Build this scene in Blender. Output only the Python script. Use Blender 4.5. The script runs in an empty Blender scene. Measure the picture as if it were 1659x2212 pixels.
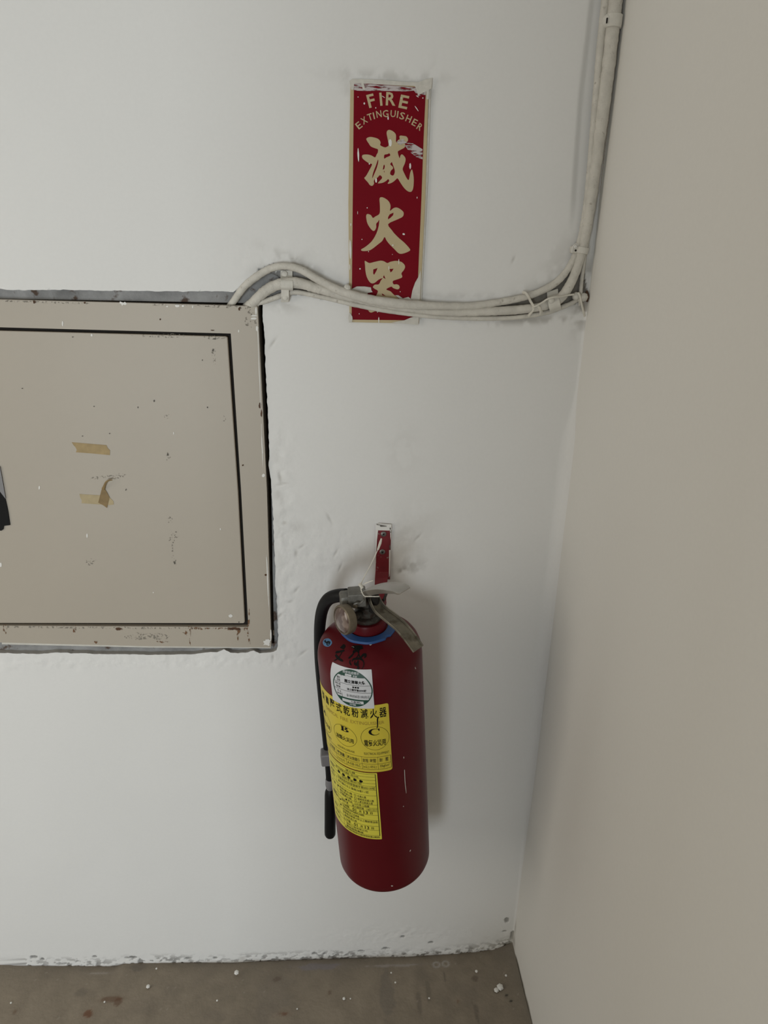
import bpy, bmesh, math, random
import numpy as np
from mathutils import Vector, Matrix
from mathutils.geometry import tessellate_polygon

scene = bpy.context.scene
col = scene.collection
random.seed(4)
rng = np.random.RandomState(7)

# ------------------------------------------------------------------ camera
FOCAL = 1534.0                                   # focal length for a frame 1659 wide
CAM = np.array([0.0, -0.85, 1.09040873])
FW = np.array([0.06424788, 0.9362838, -0.34531848])
RT = np.array([0.99793387, -0.06012591, 0.0226464])
UP = np.array([-4.40865980e-04, 3.46059989e-01, 9.38212284e-01])
cd = bpy.data.cameras.new('camera')
cam = bpy.data.objects.new('camera', cd)
col.objects.link(cam)
cd.sensor_fit = 'HORIZONTAL'
cd.sensor_width = 36.0
cd.lens = 36.0 * FOCAL / 1659.0
cd.clip_start = 0.01
M = Matrix(((RT[0], UP[0], -FW[0], CAM[0]), (RT[1], UP[1], -FW[1], CAM[1]), (RT[2], UP[2], -FW[2], CAM[2]), (0, 0, 0, 1)))
cam.matrix_world = M
scene.camera = cam

# ------------------------------------------------------------------ light and exposure
scene.view_settings.view_transform = 'Standard'
scene.view_settings.look = 'None'
scene.view_settings.gamma = 1.0
scene.view_settings.use_curve_mapping = False
scene.view_settings.exposure = 0.0
wd = bpy.data.worlds.new('world')
scene.world = wd
wd.use_nodes = True
bg = wd.node_tree.nodes['Background']
bg.inputs[0].default_value = (1.0, 0.80, 0.55, 1)
bg.inputs[1].default_value = 0.07


def area(name, loc, target, sx, sy, power, color):
    l = bpy.data.lights.new(name, 'AREA')
    l.shape = 'RECTANGLE'
    l.size, l.size_y = sx, sy
    l.energy = power
    l.color = color
    o = bpy.data.objects.new(name, l)
    o.location = loc
    o.rotation_euler = (Vector(target) - Vector(loc)).to_track_quat('-Z', 'Y').to_euler()
    col.objects.link(o)
    return o


area('window_light', (-0.78, -3.0, 0.58), (-0.1, 0, 0.70), 1.0, 0.9, 37.5, (0.89, 0.962, 1.0))   # daylight from behind the camera, partly cut off by the added wall
area('side_lamp', (-1.50, -0.75, 1.0), (0.25, -0.4, 0.8), 0.7, 1.1, 7.4, (1.0, 0.93, 0.81))     # warm light from the left of the landing


# ------------------------------------------------------------------ helpers
def ray(px, py):
    return FW + RT * ((px - 829.5) / FOCAL) - UP * ((py - 1106) / FOCAL)


def W(px, py, Y=0.0):
    d = ray(px, py)
    return CAM + d * ((Y - CAM[1]) / d[1])


def Z(ox, oy, s):                                # reads measurements taken on an enlargement
    return lambda x, y: (ox + x / s, oy + y / s)


ORG = {}


def tag(o, label=None, cat=None, group=None, kind=None):
    if label: o['label'] = label
    if cat: o['category'] = cat
    if group: o['group'] = group
    if kind: o['kind'] = kind
    return o


def empty(name, loc, label, cat, group=None):
    o = bpy.data.objects.new(name, None)
    o.empty_display_size = 0.02
    o.location = tuple(loc)
    col.objects.link(o)
    ORG[o.name] = np.array(loc, float)
    return tag(o, label, cat, group)


def mk(name, V, Fs, mat, parent=None, smooth=False, org=None):
    V = np.asarray(V, float)
    if parent is not None:
        og = ORG[parent.name]
    else:
        og = np.array(org if org is not None else [V[:, 0].mean(), V[:, 1].mean(), V[:, 2].min()])
    me = bpy.data.meshes.new(name)
    me.from_pydata((V - og).tolist(), [], [tuple(int(i) for i in f) for f in Fs])
    mats = mat if isinstance(mat, (list, tuple)) else [mat]
    for m in mats:
        me.materials.append(m)
    if smooth:
        me.shade_smooth()
    me.update()
    o = bpy.data.objects.new(name, me)
    col.objects.link(o)
    if parent is not None:
        o.parent = parent
    else:
        o.location = tuple(og)
    ORG[o.name] = og
    return o


def recalc(o):
    bm = bmesh.new(); bm.from_mesh(o.data)
    bmesh.ops.recalc_face_normals(bm, faces=bm.faces)
    bm.to_mesh(o.data); bm.free()
    return o


class MB:                                        # collects shapes that form ONE part
    def __init__(s): s.V = []; s.F = []
    def add(s, V, Fs):
        n = len(s.V); s.V += [tuple(map(float, v)) for v in V]
        s.F += [tuple(int(i) + n for i in f) for f in Fs]
        return s
    def build(s, name, mat, parent=None, smooth=False, org=None, bevel=0, angle=40):
        o = mk(name, s.V, s.F, mat, parent, smooth, org)
        recalc(o)
        if bevel:
            b = o.modifiers.new('b', 'BEVEL'); b.width = bevel; b.segments = 2; b.limit_method = 'ANGLE'
        if smooth:
            bm = bmesh.new(); bm.from_mesh(o.data)
            for e in bm.edges:
                if len(e.link_faces) == 2 and e.calc_face_angle(0) > math.radians(angle): e.smooth = False
            bm.to_mesh(o.data); bm.free()
        return o


def unit(v):
    v = np.asarray(v, float); return v / np.linalg.norm(v)


def box(c, ex, ey, ez, sx, sy, sz):
    c = np.asarray(c, float)
    V = [c + ex * (a * sx / 2) + ey * (b * sy / 2) + ez * (d * sz / 2) for a in (-1, 1) for b in (-1, 1) for d in (-1, 1)]
    return V, [(0, 1, 3, 2), (4, 6, 7, 5), (0, 4, 5, 1), (2, 3, 7, 6), (0, 2, 6, 4), (1, 5, 7, 3)]


EX, EY, EZ = np.eye(3)


def aabox(x0, x1, y0, y1, z0, z1):
    return box(((x0 + x1) / 2, (y0 + y1) / 2, (z0 + z1) / 2), EX, EY, EZ, x1 - x0, y1 - y0, z1 - z0)


def spline(P, n=8, closed=False):
    P = np.asarray(P, float); m = len(P); out = []
    rngi = range(m if closed else m - 1)
    for i in rngi:
        if closed: p0, p1, p2, p3 = P[(i - 1) % m], P[i], P[(i + 1) % m], P[(i + 2) % m]
        else: p0, p1, p2, p3 = P[max(i - 1, 0)], P[i], P[i + 1], P[min(i + 2, m - 1)]
        for k in range(n):
            t = k / n
            out.append(0.5 * ((2 * p1) + (-p0 + p2) * t + (2 * p0 - 5 * p1 + 4 * p2 - p3) * t * t + (-p0 + 3 * p1 - 3 * p2 + p3) * t ** 3))
    if not closed: out.append(P[-1])
    return np.array(out)


def tube(P, r, seg=12, cap=True, bump=0.0, n=8, flat=1.0):
    P = np.asarray(P, float)
    R = np.full(len(P), r) if np.isscalar(r) else np.asarray(r, float)
    S = spline(np.column_stack([P, R]), n) if n > 1 else np.column_stack([P, R])
    C, R = S[:, :3], S[:, 3]
    T = np.gradient(C, axis=0); T /= np.linalg.norm(T, axis=1)[:, None] + 1e-12
    nrm = np.cross(T[0], EY)
    if np.linalg.norm(nrm) < 1e-3: nrm = np.cross(T[0], EX)
    nrm = unit(nrm)
    V = []; Fs = []
    for i in range(len(C)):
        nrm = unit(nrm - T[i] * (nrm @ T[i])); b = np.cross(T[i], nrm)
        rr = R[i] * (1 + bump * (rng.rand() - 0.5))
        for k in range(seg):
            a = 2 * math.pi * k / seg
            q = rr * (1 + bump * 0.6 * (rng.rand() - 0.5))
            V.append(C[i] + nrm * (q * math.cos(a)) + b * (q * flat * math.sin(a)))
    for i in range(len(C) - 1):
        for k in range(seg):
            k2 = (k + 1) % seg
            Fs.append((i * seg + k, i * seg + k2, (i + 1) * seg + k2, (i + 1) * seg + k))
    if cap:
        Fs.append(tuple(range(seg))[::-1]); Fs.append(tuple(range((len(C) - 1) * seg, len(C) * seg)))
    return V, Fs


def lathe(prof, O, ax, e1, e2, seg=48):
    V = []; Fs = []
    for (r, h) in prof:
        for k in range(seg):
            a = 2 * math.pi * k / seg
            V.append(O + ax * h + e1 * (r * math.cos(a)) + e2 * (r * math.sin(a)))
    for i in range(len(prof) - 1):
        for k in range(seg):
            k2 = (k + 1) % seg
            Fs.append((i * seg + k, i * seg + k2, (i + 1) * seg + k2, (i + 1) * seg + k))
    Fs.append(tuple(range(seg))); Fs.append(tuple(range((len(prof) - 1) * seg, len(prof) * seg)))
    return V, Fs


def frame_of(ax):
    ax = unit(ax); t = EZ if abs(ax[2]) < 0.9 else EX
    e1 = unit(np.cross(ax, t)); return ax, e1, np.cross(ax, e1)


def disc_head(c, ax, r, t, seg=16, dome=0.35):     # screw or rivet head
    ax, e1, e2 = frame_of(ax)
    return lathe([(r * 0.95, 0), (r, t * 0.3), (r * 0.85, t * 0.75), (r * 0.45, t * (0.95 + dome * 0.1)), (r * 0.05, t * (1 + dome * 0.1))], np.asarray(c, float), ax, e1, e2, seg)


# value noise in numpy
_T = rng.rand(256, 256)


def vnoise(x, y):
    xi = np.floor(x).astype(int); yi = np.floor(y).astype(int)
    fx = x - xi; fy = y - yi
    fx = fx * fx * (3 - 2 * fx); fy = fy * fy * (3 - 2 * fy)
    a = _T[xi & 255, yi & 255]; b = _T[(xi + 1) & 255, yi & 255]; c = _T[xi & 255, (yi + 1) & 255]; d = _T[(xi + 1) & 255, (yi + 1) & 255]
    return (a * (1 - fx) + b * fx) * (1 - fy) + (c * (1 - fx) + d * fx) * fy


def fbm(x, y, o=4):
    s = 0; A = 0.5; t = 0
    for i in range(o):
        s = s + A * vnoise(x * 2 ** i + 17.3 * i, y * 2 ** i + 5.1 * i); t += A; A *= 0.5
    return s / t


def inside(x, y, poly):
    c = np.zeros(x.shape, bool); j = len(poly) - 1
    for i in range(len(poly)):
        xi, yi = poly[i]; xj, yj = poly[j]
        if yi != yj:
            c ^= ((yi > y) != (yj > y)) & (x < (xj - xi) * (y - yi) / (yj - yi) + xi)
        j = i
    return c


def sstep(a, b, x):
    t = np.clip((x - a) / (b - a), 0, 1); return t * t * (3 - 2 * t)


# ------------------------------------------------------------------ materials
def new_mat(name):
    m = bpy.data.materials.new(name); m.use_nodes = True
    nt = m.node_tree; b = nt.nodes['Principled BSDF']
    return m, nt, b


def paint(name, c, rough=0.6, metal=0.0, var=0.06, scale=30.0, bump=0.0, bscale=200.0, c2=None, c2amt=0.0, c2scale=60.0, spec=0.5, coat=0.0):
    m, nt, b = new_mat(name)
    N = nt.nodes; L = nt.links
    b.inputs['Roughness'].default_value = rough
    b.inputs['Metallic'].default_value = metal
    b.inputs['Specular IOR Level'].default_value = spec
    b.inputs['Coat Weight'].default_value = coat
    tc = N.new('ShaderNodeTexCoord')
    n = N.new('ShaderNodeTexNoise'); n.inputs['Scale'].default_value = scale; n.inputs['Detail'].default_value = 4
    L.new(tc.outputs['Object'], n.inputs['Vector'])
    r = N.new('ShaderNodeMapRange'); r.inputs['From Min'].default_value = 0.3; r.inputs['From Max'].default_value = 0.7
    r.inputs['To Min'].default_value = 1 - var; r.inputs['To Max'].default_value = 1 + var
    L.new(n.outputs['Fac'], r.inputs['Value'])
    mu = N.new('ShaderNodeVectorMath'); mu.operation = 'SCALE'
    mu.inputs[0].default_value = c[:3]
    L.new(r.outputs['Result'], mu.inputs['Scale'])
    out = mu.outputs['Vector']
    if c2:
        n2 = N.new('ShaderNodeTexNoise'); n2.inputs['Scale'].default_value = c2scale; n2.inputs['Detail'].default_value = 6
        L.new(tc.outputs['Object'], n2.inputs['Vector'])
        rp = N.new('ShaderNodeMapRange'); rp.inputs['From Min'].default_value = 1 - c2amt - 0.04; rp.inputs['From Max'].default_value = 1 - c2amt + 0.04
        L.new(n2.outputs['Fac'], rp.inputs['Value'])
        mx = N.new('ShaderNodeMix'); mx.data_type = 'RGBA'
        L.new(rp.outputs['Result'], mx.inputs['Factor']); L.new(out, mx.inputs['A']); mx.inputs['B'].default_value = (*c2, 1)
        out = mx.outputs['Result']
    L.new(out, b.inputs['Base Color'])
    if bump:
        n3 = N.new('ShaderNodeTexNoise'); n3.inputs['Scale'].default_value = bscale; n3.inputs['Detail'].default_value = 5
        L.new(tc.outputs['Object'], n3.inputs['Vector'])
        bp = N.new('ShaderNodeBump'); bp.inputs['Strength'].default_value = bump; bp.inputs['Distance'].default_value = 0.001
        L.new(n3.outputs['Fac'], bp.inputs['Height']); L.new(bp.outputs['Normal'], b.inputs['Normal'])
    return m


def attr_mat(name, rough, fine=0.02, bscale=260.0, base_bump=0.12, spec=0.3):
    """surface coloured by its own wear layer (Col), relief scaled by its roughness layer (Rgh)"""
    m, nt, b = new_mat(name); N = nt.nodes; L = nt.links
    b.inputs['Roughness'].default_value = rough
    b.inputs['Specular IOR Level'].default_value = spec
    a = N.new('ShaderNodeAttribute'); a.attribute_name = 'Col'
    g = N.new('ShaderNodeAttribute'); g.attribute_name = 'Rgh'
    tc = N.new('ShaderNodeTexCoord')
    n = N.new('ShaderNodeTexNoise'); n.inputs['Scale'].default_value = bscale; n.inputs['Detail'].default_value = 5
    L.new(tc.outputs['Object'], n.inputs['Vector'])
    r = N.new('ShaderNodeMapRange'); r.inputs['To Min'].default_value = 1 - fine; r.inputs['To Max'].default_value = 1 + fine
    L.new(n.outputs['Fac'], r.inputs['Value'])
    mu = N.new('ShaderNodeVectorMath'); mu.operation = 'SCALE'
    L.new(a.outputs['Color'], mu.inputs[0]); L.new(r.outputs['Result'], mu.inputs['Scale'])
    L.new(mu.outputs['Vector'], b.inputs['Base Color'])
    st = N.new('ShaderNodeMath'); st.operation = 'MULTIPLY_ADD'
    L.new(g.outputs['Fac'], st.inputs[0]); st.inputs[1].default_value = 0.8; st.inputs[2].default_value = base_bump
    n4 = N.new('ShaderNodeTexNoise'); n4.inputs['Scale'].default_value = bscale * 0.35; n4.inputs['Detail'].default_value = 6
    L.new(tc.outputs['Object'], n4.inputs['Vector'])
    bp = N.new('ShaderNodeBump'); bp.inputs['Distance'].default_value = 0.0012
    L.new(st.outputs[0], bp.inputs['Strength']); L.new(n4.outputs['Fac'], bp.inputs['Height'])
    L.new(bp.outputs['Normal'], b.inputs['Normal'])
    return m


WHITE = np.array([0.76, 0.757, 0.745])
M_wall = attr_mat('painted_plaster', 0.75)
M_floor = attr_mat('cement_floor', 0.72, fine=0.10, bscale=420.0, base_bump=0.35)
M_ceil = paint('ceiling_paint', (0.7, 0.69, 0.66), 0.8)
M_mortar = paint('grey_mortar', (0.27, 0.27, 0.27), 0.9, var=0.3, scale=40, bump=0.6, bscale=300, c2=(0.09, 0.06, 0.045), c2amt=0.38, c2scale=70)
M_dark = paint('recess_black', (0.012, 0.009, 0.007), 0.9)
M_cab = paint('cabinet_enamel', (0.42, 0.375, 0.312), 0.45, var=0.02, scale=6, bump=0.05, bscale=500, spec=0.4)
M_cable = paint('cable_white_paint', (0.60, 0.575, 0.52), 0.7, var=0.10, scale=90, bump=0.5, bscale=500, c2=(0.44, 0.41, 0.36), c2amt=0.32, c2scale=190)
M_clip = paint('clip_white_paint', (0.64, 0.62, 0.565), 0.6, var=0.06, scale=120, bump=0.3, bscale=500)
M_tie = paint('tie_nylon', (0.66, 0.63, 0.56), 0.5)
M_bare = paint('orange_conduit_sheath', (0.42, 0.26, 0.13), 0.7, var=0.2)
M_red = paint('extinguisher_red', (0.095, 0.0050, 0.0085), 0.40, var=0.07, scale=9, bump=0.03, bscale=300, spec=0.16)
M_ring = paint('blue_plastic', (0.016, 0.075, 0.24), 0.5, var=0.08, scale=80)
M_metal = paint('dull_cast_metal', (0.17, 0.165, 0.15), 0.5, metal=0.45, var=0.25, scale=120, bump=0.3, bscale=600)
M_metdk = paint('grimy_brass', (0.055, 0.050, 0.042), 0.6, metal=0.4, var=0.35, scale=150, bump=0.5, bscale=700, c2=(0.035, 0.022, 0.015), c2amt=0.5, c2scale=120)
M_lever = paint('nickel_lever', (0.40, 0.38, 0.35), 0.30, metal=0.85, var=0.12, scale=60)
M_handle = paint('tarnished_handle', (0.20, 0.18, 0.14), 0.45, metal=0.55, var=0.3, scale=90, bump=0.2, bscale=400, c2=(0.10, 0.085, 0.06), c2amt=0.42, c2scale=70)
M_gauge = paint('gauge_glass', (0.21, 0.155, 0.13), 0.25, var=0.25, scale=90, c2=(0.10, 0.06, 0.05), c2amt=0.52, c2scale=95, coat=0.4)
M_gaugerim = paint('gauge_rim', (0.17, 0.14, 0.10), 0.4, metal=0.5, var=0.2, scale=150)
M_hose = paint('black_rubber', (0.005, 0.005, 0.006), 0.5, var=0.1, spec=0.22)
M_clipgrey = paint('grey_plastic_clip', (0.20, 0.195, 0.20), 0.5)
M_yellow = paint('yellow_label', (0.62, 0.50, 0.045), 0.5, var=0.03)
M_yellow2 = paint('bright_yellow_label', (0.66, 0.59, 0.06), 0.5, var=0.03)
M_ink = paint('black_ink', (0.006, 0.006, 0.006), 0.6, spec=0.15)
M_inkthin = paint('fine_print_ink', (0.075, 0.065, 0.015), 0.5)
M_orange = paint('ochre_ink', (0.36, 0.24, 0.03), 0.5)
M_sticker = paint('white_sticker', (0.62, 0.63, 0.66), 0.45, var=0.02)
M_green = paint('green_ink', (0.008, 0.058, 0.038), 0.5)
M_bluestk = paint('blue_sticker', (0.08, 0.20, 0.38), 0.5)
M_signred = paint('sign_red', (0.185, 0.0045, 0.012), 0.38, var=0.06, scale=20, spec=0.07)
M_gold = paint('sign_gold', (0.50, 0.405, 0.235), 0.5, var=0.04, scale=30)
M_tape = paint('masking_tape', (0.36, 0.265, 0.13), 0.7, var=0.12, scale=120)
M_tape2 = paint('aged_tape', (0.235, 0.16, 0.07), 0.7, var=0.15, scale=120)
M_tapelt = paint('pale_tape', (0.42, 0.34, 0.20), 0.7, var=0.08, scale=120)
M_white = paint('white_paint_drops', (0.75, 0.74, 0.71), 0.6)
M_paper = paint('peeling_paint_film', (0.60, 0.58, 0.53), 0.7, var=0.08, scale=200)
M_hookred = paint('bracket_red', (0.17, 0.007, 0.014), 0.45, var=0.15, scale=80, c2=(0.3, 0.22, 0.2), c2amt=0.30, c2scale=180)
M_screw = paint('screw_steel', (0.20, 0.19, 0.18), 0.45, metal=0.7, var=0.2, scale=300)
M_brown = paint('rust_grime', (0.07, 0.032, 0.014), 0.8, var=0.3, scale=200)
M_grime = paint('dark_grime', (0.10, 0.092, 0.078), 0.85, var=0.2, scale=200)
M_pink = paint('pink_seal', (0.20, 0.07, 0.085), 0.6, var=0.4, scale=150)


def film_mat(name, c, cov, scale, stretch):         # streaky half-transparent dry brush smear
    m, nt, b = new_mat(name); N = nt.nodes; L = nt.links
    b.inputs['Base Color'].default_value = (*c, 1); b.inputs['Roughness'].default_value = 0.7
    tc = N.new('ShaderNodeTexCoord'); mp = N.new('ShaderNodeMapping'); mp.inputs['Scale'].default_value = stretch
    n = N.new('ShaderNodeTexNoise'); n.inputs['Scale'].default_value = scale; n.inputs['Detail'].default_value = 5
    L.new(tc.outputs['Object'], mp.inputs['Vector']); L.new(mp.outputs['Vector'], n.inputs['Vector'])
    r = N.new('ShaderNodeMapRange'); r.inputs['From Min'].default_value = 0.62 - cov * 0.3; r.inputs['From Max'].default_value = 0.75 - cov * 0.3
    L.new(n.outputs['Fac'], r.inputs['Value']); L.new(r.outputs['Result'], b.inputs['Alpha'])
    return m


M_smear = film_mat('dry_brush_smear', (0.52, 0.47, 0.47), 0.75, 300, (0.35, 1, 1.6))
M_smearthick = film_mat('thick_brush_smear', (0.60, 0.57, 0.55), 1.0, 260, (0.3, 1, 1.5))
M_smudge = film_mat('grime_smudge', (0.22, 0.20, 0.165), 0.30, 420, (1, 1, 1))
M_rustfilm = film_mat('rust_film', (0.16, 0.075, 0.03), 0.45, 330, (1, 1, 0.6))


def tess(loops):
    """2-D outline with holes to triangles"""
    L3 = [[Vector((p[0], p[1], 0)) for p in l] for l in loops]
    tris = tessellate_polygon(L3)
    return [p for l in loops for p in l], tris


# ------------------------------------------------------------------ setting
XC = 0.2912
HOLE_R = [(567.7, 656), (569, 700), (571, 735), (575.6, 826), (578, 880), (581, 950), (582, 985), (580, 1005), (585, 1035), (587, 1063), (588.5, 1090), (590.5, 1120), (592, 1180), (594.6, 1233), (593.5, 1255), (597, 1290), (598.7, 1325), (599, 1345), (601, 1370), (600.7, 1391), (598, 1404)]
HOLE_B = [(585, 1409), (560, 1411), (548, 1405), (535, 1408), (515, 1411), (497, 1408.5), (484, 1402), (470, 1408), (445, 1409), (422, 1413), (380, 1413), (330, 1414), (280, 1413), (230, 1412), (170, 1411), (120, 1409), (90, 1412), (50, 1411), (0, 1410), (-100, 1409), (-330, 1406)]
HOLE_T = [(-330, 612), (-60, 620), (0, 624), (15, 626), (60, 627), (130, 626), (230, 628), (330, 628.5), (420, 629), (505, 630), (530, 612), (552, 590), (575, 576), (590, 573), (600, 577), (585, 590), (600, 598), (607, 607), (590, 618), (572, 634), (556, 646)]


def wpoly(P): return [(W(x, y)[0], W(x, y)[2]) for x, y in P]


hole = wpoly(HOLE_R + HOLE_B + HOLE_T)
# roughen the traced edge
dense = []
for i in range(len(hole)):
    a = np.array(hole[i]); b = np.array(hole[(i + 1) % len(hole)])
    n = max(1, int(np.linalg.norm(b - a) / 0.003))
    for k in range(n):
        dense.append(a + (b - a) * k / n)
dense = np.array(dense)
dense += (np.stack([fbm(dense[:, 0] * 160, dense[:, 1] * 160, 3), fbm(dense[:, 0] * 160 + 50, dense[:, 1] * 160 + 9, 3)], 1) - 0.5) * 0.0022


def set_attrs(me, colr, rgh):
    ca = me.color_attributes.new('Col', 'FLOAT_COLOR', 'POINT')
    buf = np.ones((len(me.vertices), 4), np.float32); buf[:, :3] = colr
    ca.data.foreach_set('color', buf.ravel())
    fa = me.attributes.new('Rgh', 'FLOAT', 'POINT'); fa.data.foreach_set('value', rgh.astype(np.float32))


def axis_pts(a, b, c, d, fine, coarse):          # coarse a..b, fine b..c, coarse c..d
    p = []
    if b > a: p += list(np.linspace(a, b, max(2, int((b - a) / coarse)), endpoint=False))
    p += list(np.linspace(b, c, int((c - b) / fine) + 1))
    if d > c: p += list(np.linspace(c, d, max(2, int((d - c) / coarse)) + 1)[1:])
    return np.array(p)


def mixc(C, tgt, m):
    return C * (1 - m[..., None]) + np.array(tgt) * m[..., None]


def px_blob(X, Zc, px, py, rx, ry, ang=0):        # soft elliptical mask centred where the mark sits
    c = W(px, py); s = 1 / 1780.0
    dx, dz = X - c[0], Zc - c[2]
    ca, sa = math.cos(ang), math.sin(ang)
    u = (dx * ca + dz * sa) / (rx * s); v = (-dx * sa + dz * ca) / (ry * s)
    return np.exp(-(u * u + v * v))


def floor_h(x):                                  # height of the floor's uneven edge along the wall
    xs = [W(p, q)[0] for p, q in ((0, 2084), (140, 2086), (250, 2086), (270, 2080), (370, 2080), (500, 2081), (620, 2074), (750, 2070), (880, 2067), (1000, 2058), (1060, 2052), (1112, 2038))]
    zs = [W(p, q)[2] for p, q in ((0, 2084), (140, 2086), (250, 2086), (270, 2080), (370, 2080), (500, 2081), (620, 2074), (750, 2070), (880, 2067), (1000, 2058), (1060, 2052), (1112, 2038))]
    return np.interp(x, xs, zs)


def build_wall_back():
    xs = axis_pts(-2.2, -0.50, XC, XC, 0.0014, 0.05)
    zs = np.concatenate([np.arange(-0.03, 0.075, 0.0012), axis_pts(0.0765, 0.0765, 1.42, 2.45, 0.0020, 0.06)])
    X, Zc = np.meshgrid(xs, zs)
    nx, nz = len(xs), len(zs)
    # relief
    Y = -(fbm(X * 5, Zc * 5, 3) - 0.5) * 0.0035
    rough = np.zeros_like(X)
    pr = np.array([W(x, y)[[0, 2]] for x, y in ((618, 1230), (620, 1330), (470, 1430))])
    rough = np.maximum(rough, 0.9 * np.exp(-((X - W(615, 1200)[0]) / 0.018) ** 2) * sstep(W(600, 1420)[2] - .02, W(600, 1400)[2], Zc) * (1 - sstep(W(600, 960)[2], W(600, 880)[2], Zc)))
    rough = np.maximum(rough, 0.9 * np.exp(-((Zc - W(400, 1428)[2]) / 0.012) ** 2) * (1 - sstep(W(620, 1400)[0], W(660, 1400)[0], X)))
    rough = np.maximum(rough, 0.55 * px_blob(X, Zc, 700, 1200, 90, 110))
    rough = np.maximum(rough, 0.6 * px_blob(X, Zc, 890, 1180, 60, 90))
    fh = floor_h(X)
    rough = np.maximum(rough, np.exp(-np.clip(Zc - fh, 0, 9) / 0.022) * (0.45 + 0.55 * sstep(0.0, 0.15, X)))
    rough = np.maximum(rough, 0.7 * px_blob(X, Zc, 870, 2020, 230, 40))
    rough = np.maximum(rough, 0.45 * px_blob(X, Zc, 620, 560, 130, 35))
    rough = np.maximum(rough, 0.35 * np.exp(-((X - XC) / 0.012) ** 2))
    Y -= rough * (fbm(X * 110, Zc * 110, 4) - 0.45) * 0.0024
    Y -= rough * (fbm(X * 35 + 3, Zc * 60, 3) - 0.5) * 0.0020
    # plaster ridge left of the riser cables
    xr = np.interp(Zc, [W(1232, 480)[2], W(1250, 200)[2], W(1290, 0)[2]], [W(1232, 480)[0], W(1252, 200)[0], W(1275, 0)[0]])
    Y += sstep(xr - 0.002, xr + 0.006, X) * sstep(W(1232, 520)[2], W(1232, 400)[2], Zc) * 0.0028
    # rounded corner
    rad = 0.003 + 0.013 * sstep(0.10, 0.42, Zc) * (1 - sstep(0.86, 0.94, Zc)) 
    d = np.clip(X - (XC - rad), 0, rad * 0.985)
    Y -= rad - np.sqrt(rad * rad - d * d)
    # wear layer
    C = np.ones(X.shape + (3,)) * WHITE
    C *= (1 + 0.03 * (fbm(X * 6, Zc * 6, 4) - 0.5))[..., None]
    n1 = fbm(X * 90, Zc * 90, 4); n2 = fbm(X * 220 + 7, Zc * 220, 3)

    def worn(mask, thr, soft, c, amt=1.0):
        nonlocal C
        m = sstep(thr - soft, thr + soft, mask) * amt
        C = mixc(C, c, m)
        return m
    # bare cement between the cables, and behind the hump
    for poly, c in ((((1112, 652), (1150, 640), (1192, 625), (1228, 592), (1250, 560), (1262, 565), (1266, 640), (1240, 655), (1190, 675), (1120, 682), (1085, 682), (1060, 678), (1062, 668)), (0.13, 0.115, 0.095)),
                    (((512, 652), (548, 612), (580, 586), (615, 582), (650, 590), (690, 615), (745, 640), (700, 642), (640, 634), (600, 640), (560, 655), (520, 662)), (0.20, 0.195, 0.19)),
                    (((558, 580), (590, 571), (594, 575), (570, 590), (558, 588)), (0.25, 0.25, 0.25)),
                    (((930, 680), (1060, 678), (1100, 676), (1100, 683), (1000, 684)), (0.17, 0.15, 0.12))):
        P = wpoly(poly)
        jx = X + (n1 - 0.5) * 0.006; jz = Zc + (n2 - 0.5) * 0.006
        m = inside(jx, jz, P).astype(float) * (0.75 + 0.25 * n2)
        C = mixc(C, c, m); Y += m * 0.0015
    # dirt along the cables, above the hump and by the sign
    for (px, py, rx, ry, a, amt) in ((600, 570, 50, 10, 0.3, .22), (650, 570, 70, 9, -0.4, .22), (570, 640, 50, 14, 0.5, .10), (760, 640, 60, 10, -0.3, .10), (1180, 640, 90, 26, 0.3, .25), (1150, 692, 120, 8, 0.05, .3),
                                     (1262, 640, 22, 60, 0, .45), (1000, 640, 170, 8, 0, .10), (620, 650, 34, 20, 0, .2), (905, 640, 12, 20, 0, .2), (1210, 560, 25, 60, -.5, .10),
                                     (870, 1150, 40, 26, 0, .07), (885, 1225, 36, 22, 0.3, .24), (868, 1232, 10, 8, 0, .4), (700, 1215, 30, 14, 0.5, .06), (850, 165, 100, 10, 0, .18), (745, 190, 8, 30, 0, .12), (935, 190, 7, 40, 0, .10), (930, 190, 5, 22, 0, .14),
                                     (870, 975, 36, 50, 0, .05), (603, 1100, 10, 140, 0, .12), (640, 1140, 20, 14, .4, .10)):
        m = px_blob(X, Zc, px, py, rx, ry, a) * amt * sstep(0.35, 0.62, n1) * 1.7
        C = mixc(C, (0.22, 0.20, 0.165), np.clip(m, 0, 1))
    # small dents and scratches in the plaster
    for (px, py, rx, ry, a) in ((640, 1275, 9, 1.6, .9), (652, 1180, 8, 1.5, .6), (725, 1195, 12, 2, 1.1), (735, 1225, 10, 1.8, 1.2), (655, 1410, 12, 2, .7), (712, 1120, 12, 1.4, -1.1), (605, 1330, 10, 3, .8), (627, 1300, 6, 2, .3), (903, 1160, 10, 1.5, .8), (615, 1130, 6, 4, 0), (640, 1195, 4, 8, 0), (590, 1420, 3, 7, 0), (605, 1030, 3, 12, .2), (610, 1045, 12, 2, .2), (1110, 560, 7, 1.5, 1.2), (590, 740, 12, 1.6, .9)):
        m = px_blob(X, Zc, px, py, rx, max(ry, 2.2), a)
        Y += m * 0.0012; C = mixc(C, (0.36, 0.34, 0.30), m * 0.45)
    # foot of the wall: flaked paint, grey cement below
    dz = Zc - fh
    edge = (fbm(X * 60, Zc * 60, 4) - 0.5) * 0.010
    m = 1 - sstep(-0.0008, 0.0012, dz - edge * 0.35)
    C = mixc(C, (0.34, 0.335, 0.34), m)
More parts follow.
